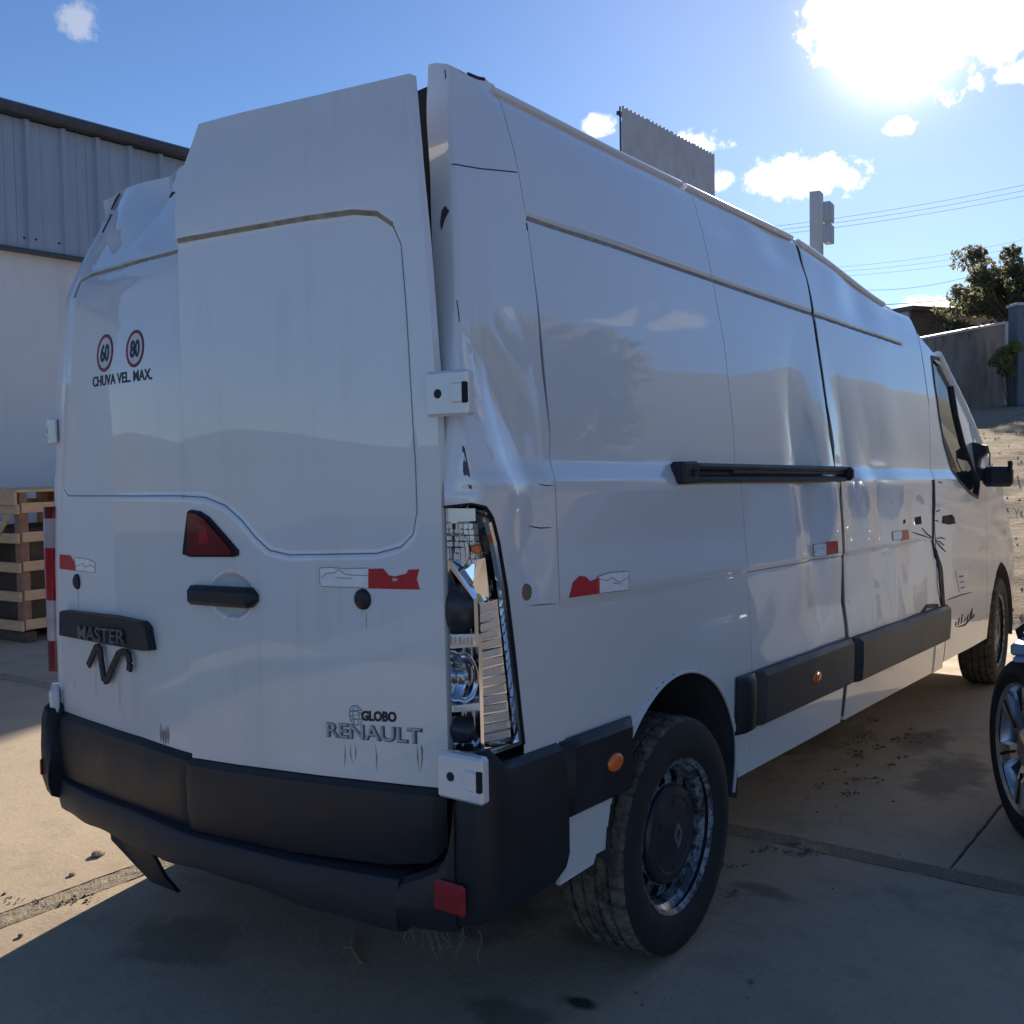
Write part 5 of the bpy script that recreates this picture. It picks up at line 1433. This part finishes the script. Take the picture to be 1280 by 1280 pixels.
# third stop lamp (triangular corner lamp) on the right door
tri = [(236, 640), (240, 637), (251, 639), (262, 646), (280, 666), (299, 688), (299, 694), (294, 696), (240, 696), (236, 692)]
o = surf_patch('stop_lamp_seal', [hl(*p) for p in tri], 0., .006, 'gap_dark', right_pt, rd)
ins = [(239, 643), (242, 641), (250, 642.5), (260, 649), (277, 668), (294, 689), (293, 693), (242, 693), (239, 690)]
surf_patch('stop_lamp', [hl(*p) for p in ins], .005, .009, 'dark_red_lens', right_pt, rd)
surf_patch('bulb_glow_facet', [hl(*p) for p in [(254, 664), (264, 664), (268, 678), (254, 680)]], .014, .0012, 'red_lens', right_pt, rd)
# door handle with its dished finger recess
c = hl(289, 744); c2 = hl(289, 716); rz = c2[1]-c[1]
a = np.array(hl(240, 742)); b = np.array(hl(324, 747)); hm = MB(); n = 14; secs = []
HP = rear_base_pt(R)
for i in range(n):
    t = i/(n-1); q = a+(b-a)*t; k = min(1, t/.08+.35, (1-t)/.08+.35); hh = .026*k; dd = .034*(min(1, t/.12+.3, (1-t)/.12+.3))
    P = [HP(q[0], q[1]-hh, .002), HP(q[0], q[1]-hh, dd*.7), HP(q[0], q[1]-hh*.6, dd), HP(q[0], q[1]+hh*.5, dd), HP(q[0], q[1]+hh, dd*.6), HP(q[0], q[1]+hh, .002)]
    secs.append(P)
loft('door_handle', secs, 'black_plastic', rd)
# door stops / round plugs
for px, py, pt, par in ((454, 749, right_pt, rd), (97, 727, left_pt, ld)):
    x, z = hl(px, py); cc = pt(x, z, 0.); nn = pt(x, z, 1.)-cc
    MB().lathe([(.0001, .011), (.018, .010), (.024, .006), (.026, -.002)], cc, nn, 24).build('rubber_stop', 'black_plastic', par, 40)
# reflective tapes: torn red and white pieces
def tape(pix_w, pix_r, hit, surf, par, cracks=()):
    up = .0025 if surf is side_pt else 0.
    o = surf_patch('reflective_tape', [hit(*p) for p in pix_w], up, .0008, 'white_tape', surf, par)
    surf_patch('red_tape', [hit(*p) for p in pix_r], up+.0006, .0008, 'red_tape', surf, o)
    ribbon('tape_edge', [hit(*p) for p in pix_w+[pix_w[0]]], .0025, up+.0014, 'groove_dirt', surf, o)
    for cr in cracks: ribbon('torn_line', [hit(*p) for p in cr], .0022, up+.0018, 'seam_grey', surf, o)
    return o
t1 = tape([(400, 710), (412, 709), (430, 711), (461, 710), (461, 735), (402, 733), (400, 728)], [(461, 711), (479, 710.5), (486, 719), (494, 720.5), (508, 717), (511, 712), (524, 711.5), (521, 724), (525, 737), (461, 735.5)], hl, right_pt, rd, [[(402, 722), (408, 717), (418, 716), (424, 712), (432, 718), (444, 719), (460, 719.5)], [(420, 722), (440, 723)]])
put_text('tape_maker_mark', '3M', hl(491, 726.5), hl(497, 726.7), .008, lambda x, z, o=0.: right_pt(x, z, o+.0015), 'sticker_white', t1, .01, .0008)
tape([(94, 697), (110, 699), (119, 703), (119, 716), (95, 713)], [(75, 693), (88, 694), (93, 702), (95, 713.5), (75, 711)], hl, left_pt, ld, [[(96, 708), (103, 704), (107, 709), (113, 706), (118, 709)]])
hs = hit_side
tape([(746, 721), (760, 716), (785, 714), (785, 737), (746, 742)], [(711, 747), (716, 728), (724, 720), (731, 721), (737, 727), (748, 722), (748, 742)], hs, side_pt, van, [[(749, 724), (757, 726), (764, 722), (772, 728), (784, 722)], [(765, 729), (775, 730)]])
tape([(1016, 681), (1033, 679), (1033, 694), (1017, 696)], [(1032, 677), (1046, 676), (1047, 691), (1032, 694)], hs, side_pt, van, [[(1018, 690), (1022, 683), (1027, 686), (1032, 682)]])
tape([(1115, 665), (1127, 663), (1127, 674), (1116, 676)], [(1128, 663), (1134, 662), (1136, 674), (1126, 676)], hs, side_pt, van)
# torn holes where handles were, crack star, scraped sill
def sp(pix, name='torn_hole', mat='gap_dark', off=.0008): return surf_patch(name, [hs(*p) for p in pix], 0., off, mat, side_pt, van)
sp([(1143, 647), (1151, 645), (1152, 655), (1144, 656)]); sp([(1129, 650), (1132, 649), (1132, 654), (1129, 655)])
sp([(1178, 645), (1190, 643), (1193, 647), (1194, 653), (1196, 654), (1186, 656), (1177, 654)])
for star in ([(1140, 665), (1152, 669), (1163, 673)], [(1152, 660), (1158, 667), (1166, 674)], [(1168, 674), (1176, 672), (1182, 674)], [(1168, 676), (1176, 684), (1182, 690)], [(1168, 675), (1174, 677), (1180, 682)], [(1170, 640), (1175, 637)], [(1168, 650), (1173, 652)], [(1172, 602), (1178, 604)]):
    ribbon('crack', [hs(*p) for p in star], .006, .004, 'seam_dark', side_pt, taper=True)
ribbon('torn_gap', [hs(*p) for p in [(1166, 600), (1167, 630), (1166, 672), (1169, 690), (1175, 712), (1178, 750), (1180, 775)]], [.03, .05, .02, .03, .09, .08, .05], .005, 'gap_dark', side_pt)
ribbon('sill_tear', [hs(*p) for p in [(1060, 799), (1100, 785), (1150, 769), (1158, 758), (1172, 757)]], [.004, .008, .012, .03, .02], .005, 'seam_dark', side_pt)
for k in range(7):
    x = 1194+k*3.5; y = 783-k*1.6; ribbon('scrape', [hs(x, y), hs(x+1+k*.3, y-6-(k % 3)*3)], .014, .004, 'seam_dark', side_pt, taper=True)
ribbon('scrape', [hs(*p) for p in [(1184, 750), (1200, 744), (1215, 740)]], .006, .004, 'seam_dark', side_pt, taper=True)
ribbon('scrape', [hs(*p) for p in [(1215, 760), (1214, 772), (1206, 781), (1196, 784)]], .010, .004, 'seam_dark', side_pt, taper=True)
st = sp([(1194, 714), (1209, 711), (1212, 736), (1199, 740)], 'paper_sticker', 'sticker_white', .004)
ribbon('printed_line', [hs(1198, 721), hs(1203, 720)], .012, .0055, 'print_black', side_pt, st); ribbon('printed_line', [hs(1199, 728), hs(1204, 727)], .010, .0055, 'seam_grey', side_pt, st); ribbon('printed_line', [hs(1200, 735), hs(1205, 734)], .012, .0055, 'seam_grey', side_pt, st)
ribbon('crack', [hs(*p) for p in [(657, 272), (658, 280), (659, 288)]], .005, .001, 'seam_dark', side_pt)
# brown run-off stains on the doors (rust and grime with their own shapes)
def stain(pix, surf, par, hit=hl): surf_patch('grime_stain', [hit(*p) for p in pix], 0., .0005, 'stain_brown', surf, par)
for k in range(4):
    px = 201+k*3.; ribbon('grime_run', [hl(px, 904+(k*7) % 9), hl(px+.4, 918), hl(px+.6, 928+(k*5) % 7)], .022, .0006+.0001*k, 'groove_dirt', left_pt, ld, taper=True)
rs = np.random.RandomState(9)
for k in range(7):
    px = rs.uniform(430, 532); L = rs.uniform(14, 40); ribbon('grime_run', [hl(px, 931), hl(px+rs.uniform(-1, 2), 931+L*.5), hl(px+rs.uniform(-1, 3), 931+L)], .006, .0005, 'groove_dirt', right_pt, rd, taper=True)
for px, py, L in ((98, 735, 25), (452, 762, 10), (458, 765, 22), (120, 838, 30), (150, 850, 35)):
    ribbon('grime_run', [hl(px, py), hl(px, py+L)], .004, .0005, 'groove_dirt', left_pt if px < 218 else right_pt, ld if px < 218 else rd, taper=True)
for k in range(14):
    px = rs.uniform(80, 93); py = rs.uniform(850, 886); ribbon('grime_fleck', [hl(px, py), hl(px+rs.uniform(1, 5), py+rs.uniform(-2, 3))], .006, .0006, 'stain_brown', left_pt, ld, taper=True)
# split gap between the doors, torn metal on the crumpled top
for pts in ([(139, 262), (146, 251), (154, 243)], [(208, 246), (213, 241), (217, 240)], [(141, 268), (138, 280), (133, 292)]):
    ribbon('tear', [hl(*p) for p in pts], .010, .004, 'seam_dark', left_pt, ld, taper=True)

# ---- smashed door mirror
def mirror():
    y, z = hs(1216, 586); base = side_pt(y, z, .0)
    A = at_plane(1207, 566, 1, base[1]+.05); P = lambda px, py, dx=0.: np.array(at_plane(px, py, 1, base[1]+.06))
    root = MB().prism([P(1206, 556), P(1216, 553), P(1232, 557), P(1233, 566), P(1224, 574), P(1222, 584), P(1230, 587), P(1232, 600), P(1222, 602), P(1214, 618), P(1206, 600)], (0, .07, 0)).build('door_mirror', 'black_plastic', van)
    root['label'] = 'smashed black door mirror hanging from its bracket'
    MB().box(P(1246, 596)+np.array((0, .03, 0)), (.155, .09, .115), np.array([RT, FW, UP]), .02).build('hanging_housing', 'worn_plastic', root)
    MB().tube([P(1262, 590), P(1263, 580), P(1262, 576)], [.010, .014, .012], 8).build('stub', 'black_plastic', root)
    MB().tube([P(1232, 557)+np.array((0, .03, 0)), P(1236, 568)+np.array((0, .03, 0)), P(1235, 588)+np.array((0, .03, 0))], .004, 6).build('loose_cable', 'wire', root)
    MB().box(at_plane(1207, 543, 1, base[1]+.12), (.075, .12, .15), np.array([RT, FW, UP]), .03).build('mirror_cap', 'mirror_cap', root)
mirror()

# ---- stripped car parked alongside the van (its front bumper and wing are gone)
def salvage_car():
    X0, X1, cx, cy, cy2 = 1.615, 3.42, 1.695, 2.60, 5.28
    root = empty('salvage_car', (2.5, 4.0, 0), 'stripped silver car with a steered alloy front wheel, parked alongside the van', 'car')
    def wheel(cx, cy, ax):
        c = np.array((cx, cy, .338)); ax = np.array(ax, float); ax /= np.linalg.norm(ax); w = .20
        w0 = MB().lathe([(.236, w*.42), (.248, w*.47), (.250, w*.43), (.240, w*.36), (.228, w*.1), (.225, -w*.4), (.245, -w*.45)], c, ax, 64).build('wheel', 'alloy', root, 40)
        tyre(w0, c, ax, .338, w, .243, 'rubber')
        a = np.cross(ax, (0, 0, 1.)); a /= np.linalg.norm(a); b = np.cross(ax, a)
        for k in range(6):
            t = 2*math.pi*k/6+.35; d = a*math.cos(t)+b*math.sin(t); e = np.cross(ax, d); V = []
            for r, h, hw in ((.05, .30, .030), (.13, .41, .026), (.238, .42, .044)):
                for s_ in (-1, 1):
                    V.append(c+ax*w*h+d*r+e*hw*s_); V.append(c+ax*(w*h-.03)+d*r+e*hw*1.25*s_)
            F = []
            for q in (0, 4): F += [(q, q+2, q+6, q+4), (q, q+4, q+5, q+1), (q+2, q+3, q+7, q+6)]
            sp_ = new_obj('spoke', V, F, 'alloy', w0); fix_normals(sp_)
            MB().bar(c+ax*w*.395+d*.10, c+ax*w*.432+d*.225, .010, .006, up=ax).build('spoke_groove', 'gap_dark', sp_)
        MB().lathe([(.075, w*.20), (.075, w*.36), (.060, w*.40), (.0001, w*.40)], c, ax, 32).build('hub', 'alloy', w0, 30)
        MB().lathe([(.0001, w*.06), (.17, w*.06), (.17, -.02)], c, ax, 40).build('brake_disc', 'brake_disc', w0)
        MB().lathe([(.0001, -w*.2), (.228, -w*.2)], c, ax, 40).build('wheel_back', 'gap_dark', w0)
    wheel(cx, cy, (-.857, -.515, 0)); wheel(cx+.03, cy2, (-1, 0, 0)); wheel(X1-.11, cy, (.857, .515, 0)); wheel(X1-.11, cy2, (1, 0, 0))
    arch = [(cy2-.39*math.cos(t), .34+.39*math.sin(t)) for t in np.linspace(math.pi, 0, 14)][::-1]
    prof = [(3.02, .36), (2.98, .75), (2.86, .92), (2.98, 1.02), (3.62, 1.10), (4.15, 1.56), (4.5, 1.64), (5.7, 1.62), (6.2, 1.18), (6.4, 1.05), (6.45, .62), (6.35, .40)]+arch[::-1]
    V = []; F = []; n = len(prof); xs = [X0, X0+.03, X0+.25, X1-.25, X1-.03, X1]
    for x in xs:
        lft = x < 2.5; e = 1 if x in (X0, X1) else 0
        for y, z in prof: V.append((x+(1 if lft else -1)*(.20*max(0, z-1.05)/.5), y, z-.025*e if z > .5 else z+.02*e))
    for i in range(len(xs)-1):
        for j in range(n): F.append((i*n+j, i*n+(j+1) % n, (i+1)*n+(j+1) % n, (i+1)*n+j))
    F += [tuple(range(n)), tuple(range(len(V)-1, len(V)-1-n, -1))]
    b = new_obj('body', V, F, 'car_silver', root); fix_normals(b); sharp(b, 35)
    def side(y, z, o): return (X0-o+.20*max(0, z-1.05)/.5, y, z)
    for w_ in ([(3.72, 1.12), (4.2, 1.50), (4.62, 1.57), (4.62, 1.12)], [(4.70, 1.12), (4.70, 1.57), (5.55, 1.55), (5.95, 1.14)]):
        MB().prism([side(y, z, .004) for y, z in w_], (.006, 0, 0)).build('side_window', 'window_glass', root)
    for y in (3.55, 4.66): MB().bar((X0-.002, y, .42), (X0-.002, y, 1.04), .004, .006).build('door_shut_line', 'gap_dark', root)
    for y in (4.5, 5.5): MB().box((X0-.012, y, .95), (.03, .18, .03), None, .008).build('door_handle', 'car_silver', root)
    mr_ = MB().box((X0-.125, 3.80, 1.30), (.16, .10, .15), None, .03).build('door_mirror', 'mirror_green', root); MB().bar((X0+.06, 3.82, 1.20), (X0-.09, 3.81, 1.26), .04, .03).build('mirror_arm', 'black_plastic', mr_)
    nn = np.array((0, -.655, .755))
    def slope(x, t, o): return np.array((x, 3.62+.53*t, 1.10+.46*t))+nn*o
    MB().prism([slope(X0+.36, .08, .004), slope(X1-.36, .08, .004), slope(X1-.46, .92, .004), slope(X0+.46, .92, .004)], nn*.006).build('windscreen', 'window_glass', root)
    for x in (X0+.75, X0+1.25): MB().bar(slope(x, .10, .016), slope(x+.38, .30, .016), .012, .010, up=nn).build('wiper', 'black_plastic', root)
    MB().prism([(X0+.20, 2.95, .45), (X1-.20, 2.95, .45), (X1-.20, 2.83, .90), (X0+.20, 2.83, .90)], (0, -.02, 0)).build('firewall', 'inner_metal', root)
    for x in (X0+.45, X1-.45): MB().tube([(x, 2.82, .78), (x, 2.66, .74), (x+.1, 2.55, .60)], .018, 8).build('cable_loom', 'rubber', root, 60)
    # bare front structure over the wheel
    MB().box((1.655, cy+.06, .722), (.13, .30, .045), None, .008).build('wheelhouse_bracket', 'bracket_blue', root)
    MB().box((1.650, cy-.02, .690), (.09, .20, .02), None, .004).build('bracket_flange', 'bracket_blue', root)
    MB().box((2.5, cy-.25, .48), (1.3, .14, .12), None, .02).build('crash_beam', 'inner_metal', root)
    MB().tube([(1.60, cy+.10, .72), (1.585, cy+.10, .765), (1.62, cy+.09, .80), (1.70, cy+.1, .79), (1.9, cy+.2, .74)], .016, 8).build('hose', 'rubber', root, 60)
    MB().tube([(1.86, cy+.05, .36), (1.95, cy+.1, .9)], .05, 10).build('strut', 'gap_dark', root)
    for x in (2.0, 3.0): MB().box((x, cy+.2, .55), (.1, .95, .14), None, .02).build('chassis_leg', 'inner_metal', root)
    MB().box((2.5, cy+.1, .65), (.8, .6, .5), None, .08).build('engine', 'inner_metal', root)
salvage_car()

# ---- small litter on the concrete
def twig(path, r, label):
    o = MB().tube(path, r, 6).build('twig', 'dry_grass'); return tag(o, label, 'twig')
q = [at_plane(x, y, 2, .006) for x, y in ((441, 1164), (440, 1182), (443, 1190), (451, 1203))]
t = twig(q, [.004, .005, .004, .004], 'forked pale twig lying on the concrete behind the bumper')
MB().tube([at_plane(430, 1184, 2, .006), at_plane(440, 1185, 2, .006)], .003, 5).build('side_shoot', 'dry_grass', t)
def stone(px, py, s, seed):
    p = at_plane(px, py, 2, 0); r = np.random.RandomState(seed); m = MB()
    V = []; F = []; n = 7
    for z, k in ((0, 1.), (.35, 1.05), (.7, .6)):
        for i in range(n): a = 2*math.pi*i/n; q = k*(.75+.5*r.rand()); V.append((p[0]+s*q*math.cos(a), p[1]+s*q*math.sin(a), z*s))
    V.append((p[0], p[1], s*.85))
    for j in range(2):
        for i in range(n): F.append((j*n+i, j*n+(i+1) % n, (j+1)*n+(i+1) % n, (j+1)*n+i))
    for i in range(n): F.append((2*n+i, 2*n+(i+1) % n, 3*n))
    return new_obj('stone', V, F, 'aggregate')
for i, (x, y, s, lab) in enumerate([(122, 1069, .022, 'small grey stone on sunlit concrete by the bumper\'s torn flap'), (90, 1094, .012, 'pebble lying in the rough joint strip'), (26, 1170, .010, 'tiny pebble on sunlit concrete near the shadow edge'), (1010, 998, .010, 'tiny pebble on shaded concrete beside the rub strips')]): tag(stone(x, y, s, i), lab, 'stone')
def crumbs():
    V = []; F = []; r = np.random.RandomState(3)
    spots = [(x+r.randn()*a, y+r.randn()*b, 9, 3.5, 16) for x, y, a, b, m in ((1075, 950, 22, 14, 10), (1110, 925, 25, 10, 9), (1145, 922, 14, 6, 5), (1050, 985, 12, 8, 4), (912, 1102, 10, 10, 4), (990, 1060, 40, 4, 6)) for _ in range(m)]+[(60, 1125, 70, 8, 60), (1100, 1000, 150, 60, 14), (700, 1240, 300, 20, 14)]
    for (x, y, sx, sy, n) in spots:
        for k in range(n):
            p = at_plane(x+r.randn()*sx*.6, y+r.randn()*sy*.6, 2, 0); s = r.uniform(.0015, .006)*(1 if r.rand() < .8 else 1.7); o = len(V)
            V += [(p[0]+s*r.uniform(.6, 1.4)*math.cos(a), p[1]+s*r.uniform(.6, 1.4)*math.sin(a), 0.0005) for a in (0, 1.6, 3.1, 4.7)]+[(p[0], p[1], s*.9)]; F += [(o, o+1, o+4), (o+1, o+2, o+4), (o+2, o+3, o+4), (o+3, o, o+4)]
    o = new_obj('dirt_crumbs', V, F, 'subsoil'); tag(o, 'dark dirt crumbs scattered over the concrete', 'dirt', kind='stuff')
    V = []; F = []
    for (x0, y0, x1, y1, n) in ((1000, 1062, 1035, 1068, 60), (905, 1042, 1270, 1107, 70), (0, 1160, 170, 1090, 40)):
        for k in range(n):
            t = r.rand(); p = at_plane(x0+(x1-x0)*t+r.randn(), y0+(y1-y0)*t+r.randn()*1.5, 2, -.01); a = r.rand()*6.28; h = r.uniform(.008, .03); o = len(V)
            V += [(p[0]-.0012, p[1], p[2]), (p[0]+.0012, p[1], p[2]), (p[0]+h*.7*math.cos(a), p[1]+h*.7*math.sin(a), h)]; F.append((o, o+1, o+2))
    o = new_obj('joint_grass', V, F, 'dry_grass'); tag(o, 'thin dry grass growing in the concrete joints', 'grass', kind='stuff')
crumbs()
